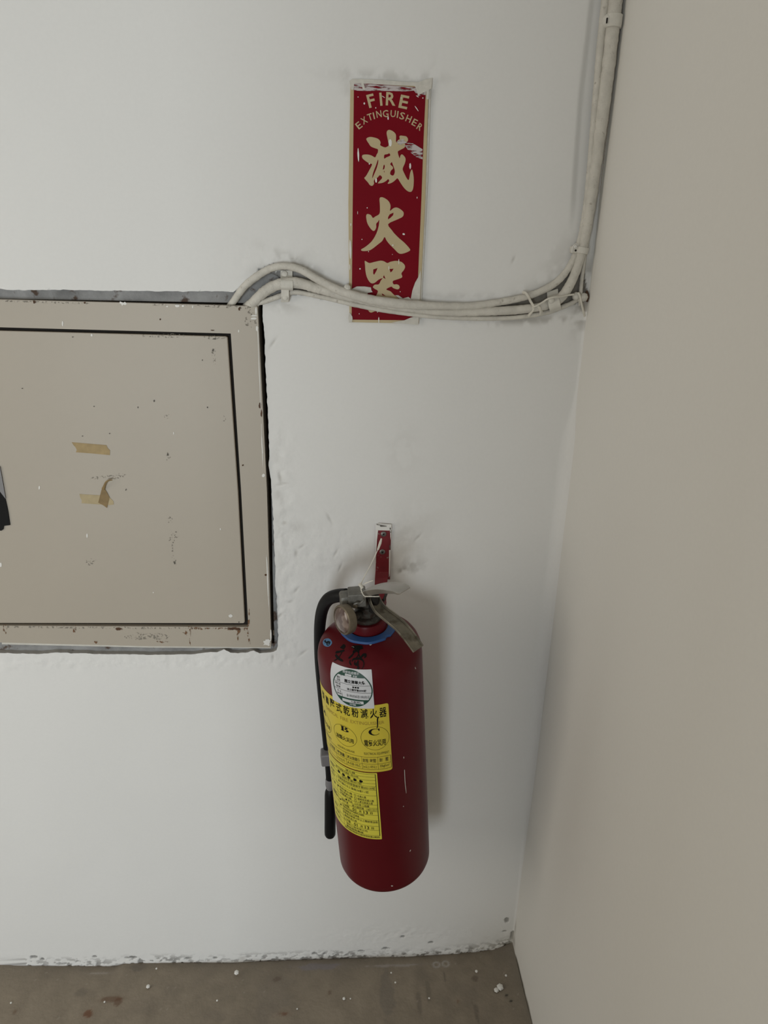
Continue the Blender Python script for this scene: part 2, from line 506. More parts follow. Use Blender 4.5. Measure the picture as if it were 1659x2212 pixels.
    chip = sstep(0.56, 0.585, fbm(X * 150 + 11, Zc * 210, 4)) * (1 - sstep(0.004, 0.024, dz)) * (0.4 + 0.6 * sstep(0.40, 0.55, fbm(X * 9, Zc * 0 + 3, 2)))
    C = mixc(C, (0.26, 0.25, 0.24), np.clip(chip, 0, 1) * 0.85); Y += chip * 0.0012
    dk = sstep(0.58, 0.605, fbm(X * 120 + 31, Zc * 180, 4)) * (1 - sstep(0.003, 0.016, dz)) * sstep(-0.16, 0.1, X)
    C = mixc(C, (0.12, 0.105, 0.085), np.clip(dk, 0, 1) * 0.8)
    for (px, py, rx, ry) in ((73, 2067, 11, 7), (205, 2066, 8, 5), (285, 2068, 16, 5), (405, 2072, 12, 4), (465, 2071, 8, 5), (92, 2072, 5, 6), (930, 2036, 9, 5), (1090, 2012, 9, 5), (1095, 1988, 8, 10), (1100, 2040, 16, 10), (1108, 2020, 8, 20), (870, 2024, 8, 5), (833, 2050, 12, 5), (680, 2062, 10, 5), (700, 2062, 5, 4), (780, 2056, 12, 4)):
        m = sstep(0.42, 0.52, px_blob(X, Zc, px, py, rx, ry) + (n2 - 0.5) * 0.5 + (n1 - 0.5) * 0.5)
        m = m * (px_blob(X, Zc, px, py, rx * 2, ry * 2) > 0.3)
        C = mixc(C, (0.10, 0.095, 0.085), np.clip(m, 0, 1) * 0.7); Y += m * 0.002
    yl = sstep(0.16, XC, X) * np.exp(-np.clip(dz, 0, 9) / 0.06)
    C = mixc(C, (0.55, 0.51, 0.42), np.clip(yl, 0, 1) * 0.5)
    # faces, minus the hole
    idx = np.arange(nx * nz).reshape(nz, nx)
    cx = (X[:-1, :-1] + X[1:, 1:]) / 2; cz = (Zc[:-1, :-1] + Zc[1:, 1:]) / 2
    ins = inside(cx, cz, [tuple(p) for p in dense])
    a = idx[:-1, :-1][~ins]; b = idx[:-1, 1:][~ins]; c = idx[1:, 1:][~ins]; dd = idx[1:, :-1][~ins]
    faces = np.stack([a, b, c, dd], 1)
    # snap the stair-stepped rim to the traced edge
    used = np.zeros(nx * nz, int)
    np.add.at(used, faces.ravel(), 1)
    touch = np.zeros(nx * nz, bool)
    hi = idx[:-1, :-1][ins]
    for q in (idx[:-1, :-1][ins], idx[:-1, 1:][ins], idx[1:, 1:][ins], idx[1:, :-1][ins]): touch[q] = True
    rim = np.where(touch & (used > 0))[0]
    XF, ZF, YF = X.ravel().copy(), Zc.ravel().copy(), Y.ravel().copy()
    for i in rim:
        d2 = (dense[:, 0] - XF[i]) ** 2 + (dense[:, 1] - ZF[i]) ** 2
        k = int(d2.argmin())
        XF[i], ZF[i] = dense[k]
    V = np.stack([XF, YF, ZF], 1)
    keep = np.where(used > 0)[0]; re = -np.ones(nx * nz, int); re[keep] = np.arange(len(keep))
    faces = re[faces]; V = V[keep]; Cc = C.reshape(-1, 3)[keep]; Rg = rough.ravel()[keep]
    # reveal: the plaster's thickness round the hole
    nd = len(dense); base = len(V)
    yr = np.interp(dense[:, 0], [-1, 1], [0, 0]) - 0.0006
    ring = np.concatenate([np.stack([dense[:, 0], yr, dense[:, 1]], 1), np.stack([dense[:, 0], yr * 0 + 0.012, dense[:, 1]], 1)])
    V = np.concatenate([V, ring]); k = np.arange(nd); k2 = (k + 1) % nd
    faces = np.concatenate([faces, np.stack([base + k, base + k2, base + nd + k2, base + nd + k], 1)])
    Cc = np.concatenate([Cc, np.ones((2 * nd, 3)) * np.array([0.45, 0.44, 0.42])]); Rg = np.concatenate([Rg, np.ones(2 * nd)])
    me = bpy.data.meshes.new('wall_back')
    me.vertices.add(len(V)); me.vertices.foreach_set('co', V.astype(np.float32).ravel())
    me.loops.add(faces.size); me.loops.foreach_set('vertex_index', faces.astype(np.int32).ravel())
    me.polygons.add(len(faces)); me.polygons.foreach_set('loop_start', (np.arange(len(faces)) * 4).astype(np.int32))
    me.update(calc_edges=True); me.validate()
    me.shade_smooth()
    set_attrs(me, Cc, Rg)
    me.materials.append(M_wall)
    o = bpy.data.objects.new('wall_back', me); col.objects.link(o)
    ORG[o.name] = np.zeros(3)
    return tag(o, kind='structure')


def grid_obj(name, U, Vv, pos, colr, rgh, mat):
    nu, nv = U.shape[1], U.shape[0]
    idx = np.arange(nu * nv).reshape(nv, nu)
    faces = np.stack([idx[:-1, :-1].ravel(), idx[:-1, 1:].ravel(), idx[1:, 1:].ravel(), idx[1:, :-1].ravel()], 1)
    me = bpy.data.meshes.new(name)
    P = pos.reshape(-1, 3)
    me.vertices.add(len(P)); me.vertices.foreach_set('co', P.astype(np.float32).ravel())
    me.loops.add(faces.size); me.loops.foreach_set('vertex_index', faces.astype(np.int32).ravel())
    me.polygons.add(len(faces)); me.polygons.foreach_set('loop_start', (np.arange(len(faces)) * 4).astype(np.int32))
    me.update(calc_edges=True); me.validate(); me.shade_smooth()
    set_attrs(me, colr.reshape(-1, 3), rgh.ravel())
    me.materials.append(mat)
    o = bpy.data.objects.new(name, me); col.objects.link(o); ORG[o.name] = np.zeros(3)
    return tag(o, kind='structure')


wall_back = build_wall_back()

ys = axis_pts(-2.4, -0.80, 0.0, 0.0, 0.004, 0.06); zs = axis_pts(-0.03, -0.0205, 1.42, 2.45, 0.004, 0.06)
Yg, Zg = np.meshgrid(ys, zs)
Xg = XC - (fbm(Yg * 4 + 9, Zg * 4, 3) - 0.5) * 0.004 * sstep(0, -0.05, Yg)
Cg = np.ones(Yg.shape + (3,)) * WHITE * np.array([1.0, 0.985, 0.95])
fr = 1 - sstep(0.0, 0.0025, Zg - 0.006 - (fbm(Yg * 60, Zg * 60, 3) - 0.5) * 0.006)
Cg = mixc(Cg, (0.24, 0.225, 0.19), fr)
for (yy, zz, ry, rz) in ((-0.004, 0.05, .004, .012), (-0.006, 0.02, .006, .012)):
    Cg = mixc(Cg, (0.2, 0.18, 0.15), 0.5 * np.exp(-((Yg - yy) / ry) ** 2 - ((Zg - zz) / rz) ** 2))
Rg_ = 0.5 * np.exp(-((Zg) / 0.03) ** 2)
wall_right = grid_obj('wall_right', Yg, Zg, np.stack([Xg, Yg, Zg], -1), Cg, Rg_, M_wall)

xs = axis_pts(-2.2, -0.50, XC, XC, 0.0024, 0.05); ys = axis_pts(-2.4, -0.30, 0.0, 0.0, 0.0024, 0.05)
Xf, Yf = np.meshgrid(xs, ys)
nf = fbm(Xf * 9, Yf * 9, 5); nf2 = fbm(Xf * 90, Yf * 90, 3)
Zf = (fbm(Xf * 12, Yf * 12, 3) - 0.5) * 0.003 + floor_h(Xf) * np.exp(Yf / 0.03) + 0.004 * np.exp(-(XC - Xf) / 0.01)
Cf = np.ones(Xf.shape + (3,)) * np.array([0.262, 0.222, 0.172])
Cf *= ((0.86 + 0.28 * nf) * (0.84 + 0.32 * fbm(Xf * 60, Yf * 60, 4)))[..., None]
Cf = mixc(Cf, (0.15, 0.13, 0.11), sstep(0.50, 0.80, fbm(Xf * 14 + 4, Yf * 14, 4)) * 0.35)
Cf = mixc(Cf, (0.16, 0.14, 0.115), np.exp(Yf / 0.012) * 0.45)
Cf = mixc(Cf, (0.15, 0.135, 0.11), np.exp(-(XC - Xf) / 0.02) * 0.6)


def fl(px, py):                                   # where a mark on the floor sits
    d = ray(px, py); return CAM + d * (-CAM[2] / d[2])


for (px, py, rx, ry, c, a) in ((190, 2190, 9, 7, (0.14, 0.055, 0.025), .8), (238, 2158, 26, 5, (0.13, 0.065, 0.035), .6), (255, 2163, 8, 7, (0.12, 0.055, 0.03), .6), (598, 2112, 10, 6, (0.10, 0.055, 0.035), .6), (612, 2189, 14, 4, (0.15, 0.06, 0.03), .7), (32, 2185, 5, 4, (0.12, 0.06, 0.03), .5),
                               (175, 2143, 14, 8, (0.14, 0.12, 0.10), .5), (300, 2088, 20, 8, (0.16, 0.14, 0.12), .6), (1027, 2112, 7, 6, (0.10, 0.07, 0.055), .6), (712, 2143, 4, 4, (0.1, 0.05, 0.03), .5), (990, 2163, 4, 4, (0.15, 0.07, 0.03), .5), (1094, 2150, 2.5, 3, (0.02, 0.02, 0.02), .9), (1104, 2162, 2.5, 3, (0.02, 0.02, 0.02), .9),
                               (960, 2105, 3, 12, (0.12, 0.1, 0.08), .6), (925, 2140, 6, 22, (0.14, 0.12, 0.095), .5), (1030, 2190, 5, 22, (0.13, 0.11, 0.09), .6), (835, 2150, 16, 50, (0.17, 0.15, 0.13), .5), (905, 2165, 6, 30, (0.13, 0.11, 0.09), .5),
                               (690, 2080, 60, 8, (0.24, 0.22, 0.235), .7), (850, 2079, 60, 3, (0.42, 0.39, 0.38), .5), (215, 2098, 26, 3, (0.42, 0.38, 0.34), .6), (460, 2195, 30, 10, (0.2, 0.17, 0.14), .4), (590, 2150, 40, 50, (0.19, 0.165, 0.14), .35)):
    c0 = fl(px, py); s = 1 / 1190.0
    m = np.exp(-((Xf - c0[0]) / (rx * s)) ** 2 - ((Yf - c0[1]) / (ry * s * 1.25)) ** 2)
    m = np.clip(m * 0.35 + sstep(0.50, 0.68, m + (nf2 - 0.5) * 0.9) * (m > 0.12) * 0.75, 0, 1)
    Cf = mixc(Cf, c, m * a)
for (px, py) in ((943, 2078), (963, 2076)):        # two pale rings left by bottle caps or drips
    c0 = fl(px, py); rr = np.hypot(Xf - c0[0], (Yf - c0[1]))
    Cf = mixc(Cf, (0.45, 0.43, 0.41), np.exp(-((rr - 0.0052) / 0.0016) ** 2) * 0.7)
sp = (fbm(Xf * 330, Yf * 330, 2) > 0.90)
Cf = mixc(Cf, (0.4, 0.37, 0.32), sp * 0.4)
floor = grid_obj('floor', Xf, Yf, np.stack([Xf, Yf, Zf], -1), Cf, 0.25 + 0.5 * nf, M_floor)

mb = MB(); mb.add(*aabox(-2.2, XC, -2.4, 0.0, 2.45, 2.5))
tag(mb.build('ceiling', M_ceil), kind='structure')
# unseen wall added to shade the corner side: the gap left of x = -0.22 lets the daylight in
mb = MB(); mb.add(*aabox(-0.22, XC, -1.32, -1.20, -0.02, 2.45)); tag(mb.build('added_shade_wall', M_ceil), kind='structure')


# ------------------------------------------------------------------ electrical cabinet in its recess
def prism(P, y0, y1, n=1):
    """outline P (x,z) between the planes y0 and y1"""
    m = len(P)
    V = [(p[0], y0, p[1]) for p in P] + [(p[0], y1, p[1]) for p in P]
    pts, tr = tess([P])
    Fs = [tuple(t) for t in tr] + [tuple(i + m for i in t)[::-1] for t in tr]
    Fs += [(i, (i + 1) % m, (i + 1) % m + m, i + m) for i in range(m)]
    return V, Fs


def prism_holes(loops, y0, y1):
    pts, tr = tess(loops); m = len(pts)
    V = [(p[0], y0, p[1]) for p in pts] + [(p[0], y1, p[1]) for p in pts]
    Fs = [tuple(t) for t in tr] + [tuple(i + m for i in t)[::-1] for t in tr]
    s = 0
    for l in loops:
        k = len(l)
        Fs += [(s + i, s + (i + 1) % k, s + (i + 1) % k + m, s + i + m) for i in range(k)]
        s += k
    return V, Fs


LX = -340                                         # the cabinet goes on to the left of the picture
# grey mortar bedding round the cabinet
outer = [(W(x, y)[0], W(x, y)[2]) for x, y in ((-400, 560), (640, 570), (640, 655), (612, 660), (606, 900), (626, 1425), (300, 1432), (-400, 1432))]
inner = [(W(x, y)[0], W(x, y)[2]) for x, y in ((-330, 640), (548, 656), (566, 650), (576, 800), (583, 980), (584.5, 1060), (586, 1130), (588, 1250), (590, 1340), (592, 1396), (500, 1399), (300, 1398), (100, 1393), (-330, 1388))]
mb = MB(); mb.add(*prism_holes([outer, inner], 0.0075, 0.03))
mort = mb.build('trim_1', M_mortar); tag(mort, 'rough grey mortar bedding round the cabinet', kind='structure')
mb = MB(); mb.add(*aabox(-0.66, W(640, 900)[0], 0.09, 0.095, W(0, 1440)[2], W(0, 560)[2]))
tag(mb.build('trim_2', M_dark), 'dark back of the cabinet recess', kind='structure')

YF = -0.0035
pc = lambda x, y: (W(x, y, YF)[0], W(x, y, YF)[2])
xl = W(LX, 1000)[0]
fo = [(xl, pc(0, 647)[1] + 0.004), pc(0, 647), pc(554.5, 661.5), pc(556.5, 664), pc(576.5, 1063), pc(586, 1396), pc(584, 1398.5), pc(320, 1396), pc(0, 1388), (xl, pc(0, 1388)[1])]
fi = [(xl + 0.032, pc(0, 707)[1] + 0.002), pc(0, 707), pc(498.5, 720.5), pc(521, 1063), pc(536.5, 1354.5), pc(0, 1351.5), (xl + 0.032, pc(0, 1351)[1])]
cab = empty('electrical_cabinet', (-0.4, 0.0, pc(0, 1388)[1]), 'beige-grey steel electrical cabinet set flush in the white wall, rusty along its bottom edge', 'cabinet')
mb = MB(); mb.add(*prism_holes([fo, fi], YF, 0.030))
fr_ = mb.build('frame', M_cab, cab, bevel=0.0006)
mb = MB(); mb.add(*prism([(xl + 0.002, pc(0, 651)[1]), pc(553, 667), pc(583, 1394), (xl + 0.002, pc(0, 1384)[1])], 0.080, 0.084))
mb.build('back_plate', M_dark, cab)
do = [(xl + 0.036, pc(0, 714)[1] + 0.002), pc(0, 714.5), pc(487, 727), pc(491, 729), pc(514, 1063), pc(528.5, 1345), pc(526, 1348), pc(0, 1347.5), (xl + 0.036, pc(0, 1347)[1])]
mb = MB(); mb.add(*prism(do, YF + 0.0015, 0.018))
door = mb.build('door', M_cab, cab, bevel=0.0010)
gap_shade = MB(); gap_shade.add(*prism_holes([[(p[0], p[1]) for p in fi], [(p[0] + (.0006 if p[0] < -.3 else -.0006), p[1] + (.0008 if p[1] < 0.9 else -.0008)) for p in do]], 0.0035, 0.006))
gap_shade.build('door_gap_shade', M_dark, cab)  # black strip added to darken the shaded gap round the door
# bottom lip of the casing under the frame
lip = [pc(0, 1391.5), pc(320, 1399), pc(584, 1401), pc(584, 1405), pc(320, 1403.5), pc(0, 1396.5)]
mb = MB(); mb.add(*prism(lip, 0.002, 0.03)); mb.build('bottom_lip', M_clip, cab)
# black pull plate cut in the door at the picture's left edge
za = Z(0, 900, 4.879)


def flatpoly(P, Y, jitter=0):
    pts = [(W(x, y, Y)[0], W(x, y, Y)[2]) for x, y in P]
    _, tr = tess([pts]); return [(p[0], Y, p[1]) for p in pts], [tuple(t) for t in tr]


YD = YF + 0.0015
hp = [za(*p) for p in ((-260, 520), (-5, 512), (8, 560), (35, 700), (60, 860), (90, 1000), (110, 1140), (45, 1148), (40, 1185), (20, 1198), (0, 1198), (-250, 1205))]
mb = MB(); P = [(W(x, y, YD)[0], W(x, y, YD)[2]) for x, y in hp]; mb.add(*prism(P, YD - 0.0012, YD + 0.0004))
hd = mb.build('handle_plate', M_ink, door); hd['label'] = 'black handle plate at the left edge'
mb = MB(); mb.add(*[flatpoly([za(*p) for p in ((-60, 520), (0, 530), (20, 640), (38, 740), (60, 868), (30, 830), (0, 790), (-60, 700))], YD - 0.0015)][0])
mb.build('plate_edge', M_clipgrey, hd)


def film(name, polys, Y, mat, parent, label=None, big=11):
    small = MB(); k = 0
    for i, P in enumerate(polys):
        xs_ = [p[0] for p in P]; ys_ = [p[1] for p in P]
        shp = flatpoly(P, Y - i * 0.00002)
        if max(max(xs_) - min(xs_), max(ys_) - min(ys_)) >= big:
            o = MB().add(*shp).build(name, mat, parent)
            if label: o['label'] = label[0]
        else:
            small.add(*shp); k += 1
    if k:
        o = small.build(name, mat, parent); o['kind'] = 'stuff'
        if label: o['label'] = label[1]


def ell(cx, cy, rx, ry, ang=0, n=18, jag=0.12):
    out = []
    for k in range(n):
        a = 2 * math.pi * k / n; q = 1 + jag * (random.random() - 0.5) * 2
        x, y = rx * q * math.cos(a), ry * q * math.sin(a)
        out.append((cx + x * math.cos(ang) - y * math.sin(ang), cy + x * math.sin(ang) + y * math.cos(ang)))
    return out


YP = YD - 0.00025
film('paint_drop', [ell(84.8, 1053.5, 1.5, 4), ell(188, 1157, 1.5, 4.5), ell(1.5, 1220, 2, 5), ell(498, 1330.5, 4.2, 3.6), ell(476, 1143, 1.2, 2), ell(198, 724, 2.2, 3), ell(331, 1280, 1, 1.5), ell(375, 936, .8, 3)], YP, M_white, door, ('white paint drip', 'small white paint drops'))
film('grime', [ell(360, 899, 5, 4, jag=.5), ell(363, 987, 4, 8, jag=.6), ell(368, 1122, 5, 7, .2, jag=.5), ell(375, 1158, 8, 14, .1, jag=.6), ell(372, 1190, 3, 14, jag=.5), ell(377, 1214, 4, 6, jag=.6), ell(388, 1270, 4, 3, jag=.5), ell(460, 760, 4, 9, jag=.5), ell(463, 775, 2.5, 14, jag=.4), ell(485, 905, 3, 7, jag=.5),
               ell(236, 1030, 30, 5, -.05, jag=.5), ell(195, 1213, 10, 8, jag=.4), ell(465, 728, 22, 4, jag=.4), ell(350, 725, 60, 4, jag=.3)], YP, M_smudge, door, ('smudge of dark grime', 'small grime spots'))
film('speck', [ell(333, 866, 1.5, 2.2), ell(298, 880, 1, 1.8), ell(203, 878, 1.2, 1.2), ell(48, 839, 1.6, 1), ell(448, 880, 1.2, 1.6), ell(437, 778, 1, 1.5), ell(157, 728, 1.5, 1), ell(236.7, 936.5, 1.3, 1.1), ell(178, 942, 1.3, 1.1), ell(272, 1058, 1.2, 2, .4), ell(460, 757, 2, 3, jag=.4), ell(463, 732, 4, 1.5, jag=.4), ell(362, 982, 1.6, 3, jag=.5), ell(377, 1216, 1.5, 2.5, jag=.4), ell(516, 1344, 1.4, 1)], YP - 0.0001, M_grime, door, ('dark fleck', 'dark specks'))
YG = YF - 0.00025
film('rust', [[(405, 1353), (440, 1356), (536, 1356), (534, 1361), (520, 1363), (517, 1369), (511, 1370), (513, 1362), (490, 1361), (478, 1357), (468, 1361), (455, 1358), (440, 1361), (412, 1359)], [(408.5, 1359), (412.5, 1359), (411.5, 1394), (409, 1394)], [(250, 1355), (262, 1356), (266, 1360), (259, 1364), (250, 1360)], ell(350, 1386, 11, 3, .1, jag=.4), ell(206, 1388, 5, 4, jag=.4), ell(11, 1358, 4, 12, jag=.3), ell(161, 1358, 4, 8, jag=.4), ell(400, 1368, 5, 4, jag=.6), [(533, 1362), (536, 1362), (541, 1392), (537, 1390)],
              [(538, 1315), (539, 1315), (539, 1352), (534, 1354)], [(511, 1370), (514, 1369), (517, 1385), (513, 1384)]], YG, M_rustfilm, fr_, ('rust streak', 'small rust streaks'))
film('rust_patch', [ell(256, 1358.5, 6, 3.4, jag=.3), ell(561.5, 876, 2.6, 6, .05), ell(564.5, 893, 1.5, 8, jag=.3), ell(574, 1242, 2.6, 2.2), ell(524.5, 1005, 2, 1.6, -.6), ell(74, 652, 3.5, 3, jag=.4), ell(183, 654, 2, 2), ell(346, 690, 1.4, 2), ell(517, 667, 2.5, 3.5, jag=.4), ell(459, 713.5, 4, 1, jag=.3), ell(505, 1358, 16, 2.6, .06, jag=.4)], YG - 0.0001, M_brown, fr_, ('brown rust chip', 'small brown rust chips'))
film('grime', [[(0, 647.5), (60, 650), (130, 652), (200, 654), (200, 657), (120, 656), (40, 653), (0, 651)], [(330, 656), (400, 657), (480, 658), (548, 662), (545, 668), (480, 665), (400, 660), (330, 660)], ell(540, 690, 12, 20, jag=.3), [(0, 1352), (120, 1353), (300, 1354), (500, 1357), (300, 1359), (100, 1357), (0, 1356)], ell(320, 1375, 40, 8, jag=.4)], YG, M_smudge, fr_, ('grime along the edge', 'grime spots'))
film('paint_drop', [[(259, 651), (266, 654), (270, 652), (274, 656), (271, 659), (266, 658), (264, 661), (262, 657), (258, 655)], ell(383, 660.5, 5, 3.4), ell(395, 661, 2.5, 2.4), ell(361, 662, 2, 1.6), ell(416, 663, 1.2, 3), ell(135, 699, 1.6, 6), ell(515.5, 715, 1.3, 3), ell(436, 905, 0, 0.1), ell(548, 688, 6, 2.5, -.1), ell(549, 682, 7, 1.6), ell(553, 672, 2, 8), ell(555.5, 710, 2.5, 6, jag=.3),
                    ell(577, 1388, 8, 7, -.6, jag=.3), ell(585, 1372, 1.5, 12), ell(569, 1027, 3, 4, .5), ell(566, 960, 1.2, 40, -.04, jag=.4), ell(560, 800, 1.0, 90, -.04, jag=.3), ell(578, 1250, 1.2, 60, -.04, jag=.3)], YG, M_white, fr_, ('white paint splash', 'small white paint splashes'))


# masking tape on the door
def tape(name, zP, Y, mat, label, thick=0.0003):
    P = [(W(x, y, Y)[0], W(x, y, Y)[2]) for x, y in zP]
    mb = MB(); mb.add(*prism(P, Y - thick, Y))
    return tag(mb.build(name, mat), label, 'tape')


tape('masking_tape', [za(*p) for p in ((757, 270), (820, 275), (1000, 290), (1122, 300), (1135, 330), (1160, 355), (1158, 405), (1080, 398), (940, 385), (800, 375), (810, 350), (795, 320), (775, 300))], YD - .00005, M_tape, 'upper strip of brown masking tape on the cabinet door')
tape('masking_tape', [za(*p) for p in ((838, 815), (900, 820), (1050, 828), (1110, 832), (1150, 845), (1195, 890), (1200, 925), (1150, 932), (1050, 925), (860, 912), (862, 880), (845, 850))], YD - .00005, M_tapelt, 'lower strip of paler masking tape on the cabinet door, under a twisted scrap')
# twisted scrap: flat pad plus a curled tail that stands off the door
t3 = empty('masking_tape', W(228, 1085, YD - .0005), 'twisted dark brown scrap of tape stuck across the lower strip on the cabinet door', 'tape')
P = [(W(*za(*p), YD - .0004)[0], W(*za(*p), YD - .0004)[2]) for p in ((1080, 740), (1105, 760), (1130, 800), (1155, 850), (1140, 910), (1128, 962), (1090, 935), (1035, 905), (1050, 850), (1065, 790))]
mb = MB(); mb.add(*prism(P, YD - .0007, YD - .0004)); mb.build('pad', M_tape2, t3)
path = [W(*za(*p), YD - q) for p, q in (((1088, 765), .0008), ((1100, 730), .003), ((1118, 690), .0055), ((1150, 672), .006), ((1185, 668), .005))]
mb = MB(); mb.add(*tube(path, [.0022, .0014, .0011, .0009, .0006], 6, n=4, flat=0.35)); mb.build('curled_tail', M_tape2, t3)

# ------------------------------------------------------------------ sign
ZS1 = Z(700, 140, 5.925); ZS2 = Z(700, 420, 5.925); ZG = Z(750, 270, 9.217)
YS = -0.0022
c3 = lambda x, y: (W(x, y, YS)[0], W(x, y, YS)[2])
sign = empty('fire_extinguisher_sign', W(830, 698), 'tall red sign with gold lettering FIRE EXTINGUISHER on the wall', 'sign')
mb = MB(); mb.add(*prism([c3(757, 175), c3(926.5, 180), c3(918.5, 440), c3(911, 590), c3(904.5, 699), c3(755, 696), c3(752.5, 440)], YS, -0.0002))
mb.build('board', M_gold, sign, bevel=0.0004)
mb = MB(); mb.add(*flatpoly([(927.5, 182), (931, 183), (924, 390), (909, 690), (905.5, 690), (918.5, 430)], YS + 0.0008)); mb.build('edge_film', M_paper, sign)
yr = YS - 0.00015
mb = MB(); mb.add(*flatpoly([(764.5, 178), (920, 190), (915, 300), (910.3, 430), (903.4, 590), (901.5, 630), (898, 692), (759.5, 690.5), (762, 430)], yr)); mb.build('red_field', M_signred, sign)
yt = YS - 0.0003

G = {
    'mie': ([(380, 285), (410, 250), (470, 238), (560, 255), (620, 280), (655, 320), (665, 360), (660, 405), (745, 445), (790, 435), (825, 405), (815, 330), (800, 250), (785, 170), (795, 120), (830, 98), (880, 108), (930, 140), (968, 190), (972, 260), (972, 330), (990, 345), (1010, 300), (1045, 285), (1040, 235), (1055, 212), (1110, 215), (1175, 228), (1205, 265), (1210, 300), (1195, 335), (1165, 345), (1152, 375), (1155, 415), (1140, 450), (1090, 480), (1015, 520), (1010, 560), (1030, 630), (1045, 660), (1060, 610), (1085, 585), (1115, 600), (1155, 650), (1162, 700), (1145, 770), (1110, 850), (1108, 900), (1140, 970), (1185, 1060), (1220, 1095), (1235, 1060), (1255, 950), (1285, 885), (1305, 930), (1322, 1030), (1325, 1130), (1315, 1250), (1290, 1315), (1255, 1333), (1200, 1315), (1130, 1250), (1060, 1150), (1005, 1065), (970, 1085), (920, 1130), (850, 1165), (805, 1165), (835, 1120), (830, 1090), (810, 1080), (780, 1110), (720, 1145), (660, 1160), (610, 1158), (650, 1110), (690, 1065), (690, 1030), (650, 1000), (610, 1040), (580, 1065), (555, 1075), (530, 1115), (535, 1160), (520, 1195), (490, 1212), (450, 1195), (410, 1140), (355, 1080), (342, 1050), (375, 1015), (440, 900), (495, 785), (440, 765), (370, 720), (310, 670), (295, 630), (305, 600), (350, 588), (420, 590), (490, 610), (555, 645), (585, 590), (610, 545), (610, 485), (560, 465), (475, 430), (430, 370)],
            [[(735, 610), (750, 590), (800, 580), (840, 565), (858, 600), (840, 620), (780, 645), (738, 670)], [(612, 690), (618, 740), (590, 850), (550, 950), (505, 1052), (498, 1040), (520, 940), (570, 810)],
             [(865, 760), (890, 742), (905, 780), (935, 860), (948, 920), (940, 970), (915, 1005), (880, 1000), (855, 970), (870, 910), (910, 870), (905, 830), (870, 800), (858, 780)], [(715, 850), (725, 800), (745, 790), (750, 830), (735, 880), (708, 890)], [(733, 915), (745, 915), (742, 950), (732, 935)]], ZG),
    'huo': ([(710, 55), (735, 35), (780, 50), (825, 85), (848, 130), (850, 170), (845, 210), (890, 175), (935, 168), (985, 195), (1015, 225), (1018, 260), (1000, 290), (940, 320), (820, 380), (870, 460), (900, 500), (960, 560), (1030, 620), (1100, 700), (1090, 725), (1040, 748), (990, 760), (950, 750), (900, 700), (840, 640), (800, 590), (775, 545), (745, 595), (690, 640), (620, 695), (570, 720), (500, 725), (475, 715), (480, 700), (530, 670), (610, 600), (670, 500), (700, 400), (706, 325), (690, 350), (668, 375), (668, 420), (650, 460), (625, 465), (590, 430), (555, 370), (540, 300), (542, 262), (560, 250), (600, 265), (625, 300), (660, 280), (710, 245), (715, 150)],
            [[(820, 290), (840, 255), (890, 232), (885, 265), (850, 300), (818, 320)]], ZS2),
    'qi': ([(520, 855), (535, 855), (580, 878), (640, 865), (720, 848), (765, 855), (810, 878), (850, 862), (920, 850), (985, 862), (1025, 895), (1037, 930), (1020, 970), (990, 1010), (1002, 1050), (985, 1070), (930, 1090), (880, 1110), (890, 1150), (930, 1150), (960, 1165), (967, 1195), (945, 1215), (910, 1208), (880, 1195), (860, 1180), (795, 1215), (850, 1240), (890, 1280), (930, 1310), (960, 1345), (940, 1400), (690, 1400), (655, 1330), (690, 1240), (650, 1210), (625, 1185), (650, 1155), (700, 1150), (728, 1100), (750, 1072), (700, 1090), (650, 1130), (610, 1138), (575, 1110), (545, 1050), (530, 980), (525, 910)],
           [[(630, 960), (685, 942), (670, 980), (640, 1030), (628, 1010)], [(838, 955), (890, 950), (870, 985), (850, 998)], [(766, 1032), (788, 1083), (762, 1068), (755, 1060)], [(740, 1265), (792, 1300), (745, 1292)]], ZS2),
    'qi2': ([(545, 1420), (760, 1440), (720, 1480), (660, 1492), (640, 1500), (600, 1512), (570, 1490)], [], ZS2)}
mb = MB()
for k, (o_, hs, zf) in G.items():
    loops = [[(W(*zf(*p), yt)[0], W(*zf(*p), yt)[2]) for p in (spline(l, 3, True) if len(l) > 6 else l)] for l in [o_] + hs]
    pts, tr = tess(loops); mb.add([(p[0], yt, p[1]) for p in pts], [tuple(t) for t in tr])


def text_mesh(s, bold=0.0):
    """verts (unit box) and triangles of a run of text in Blender's built-in font"""
    cu = bpy.data.curves.new('t', 'FONT'); cu.body = s; cu.size = 1; cu.offset = bold; cu.resolution_u = 2
    ob = bpy.data.objects.new('t', cu); col.objects.link(ob)
    dg = bpy.context.evaluated_depsgraph_get()
    me = bpy.data.meshes.new_from_object(ob.evaluated_get(dg))
    V = np.array([v.co[:2] for v in me.vertices]); Fs = [tuple(p.vertices) for p in me.polygons]
    bpy.data.objects.remove(ob); bpy.data.curves.remove(cu); bpy.data.meshes.remove(me)
    if len(V) == 0: return np.zeros((0, 2)), []
    mn, mx = V.min(0), V.max(0)
    return (V - mn) / np.maximum(mx - mn, 1e-6), Fs


def sign_char(ch, cx, cy, w, h, ang, bold):
    V, Fs = text_mesh(ch, bold); a = math.radians(ang)
    out = []
    for x, y in V:
        u, v = (x - 0.5) * w, -(y - 0.5) * h
        zx, zy = cx + u * math.cos(a) + v * math.sin(a), cy - u * math.sin(a) + v * math.cos(a)
        p = W(*ZS1(zx, zy), yt); out.append((p[0], yt, p[2]))
    mb.add(out, Fs)


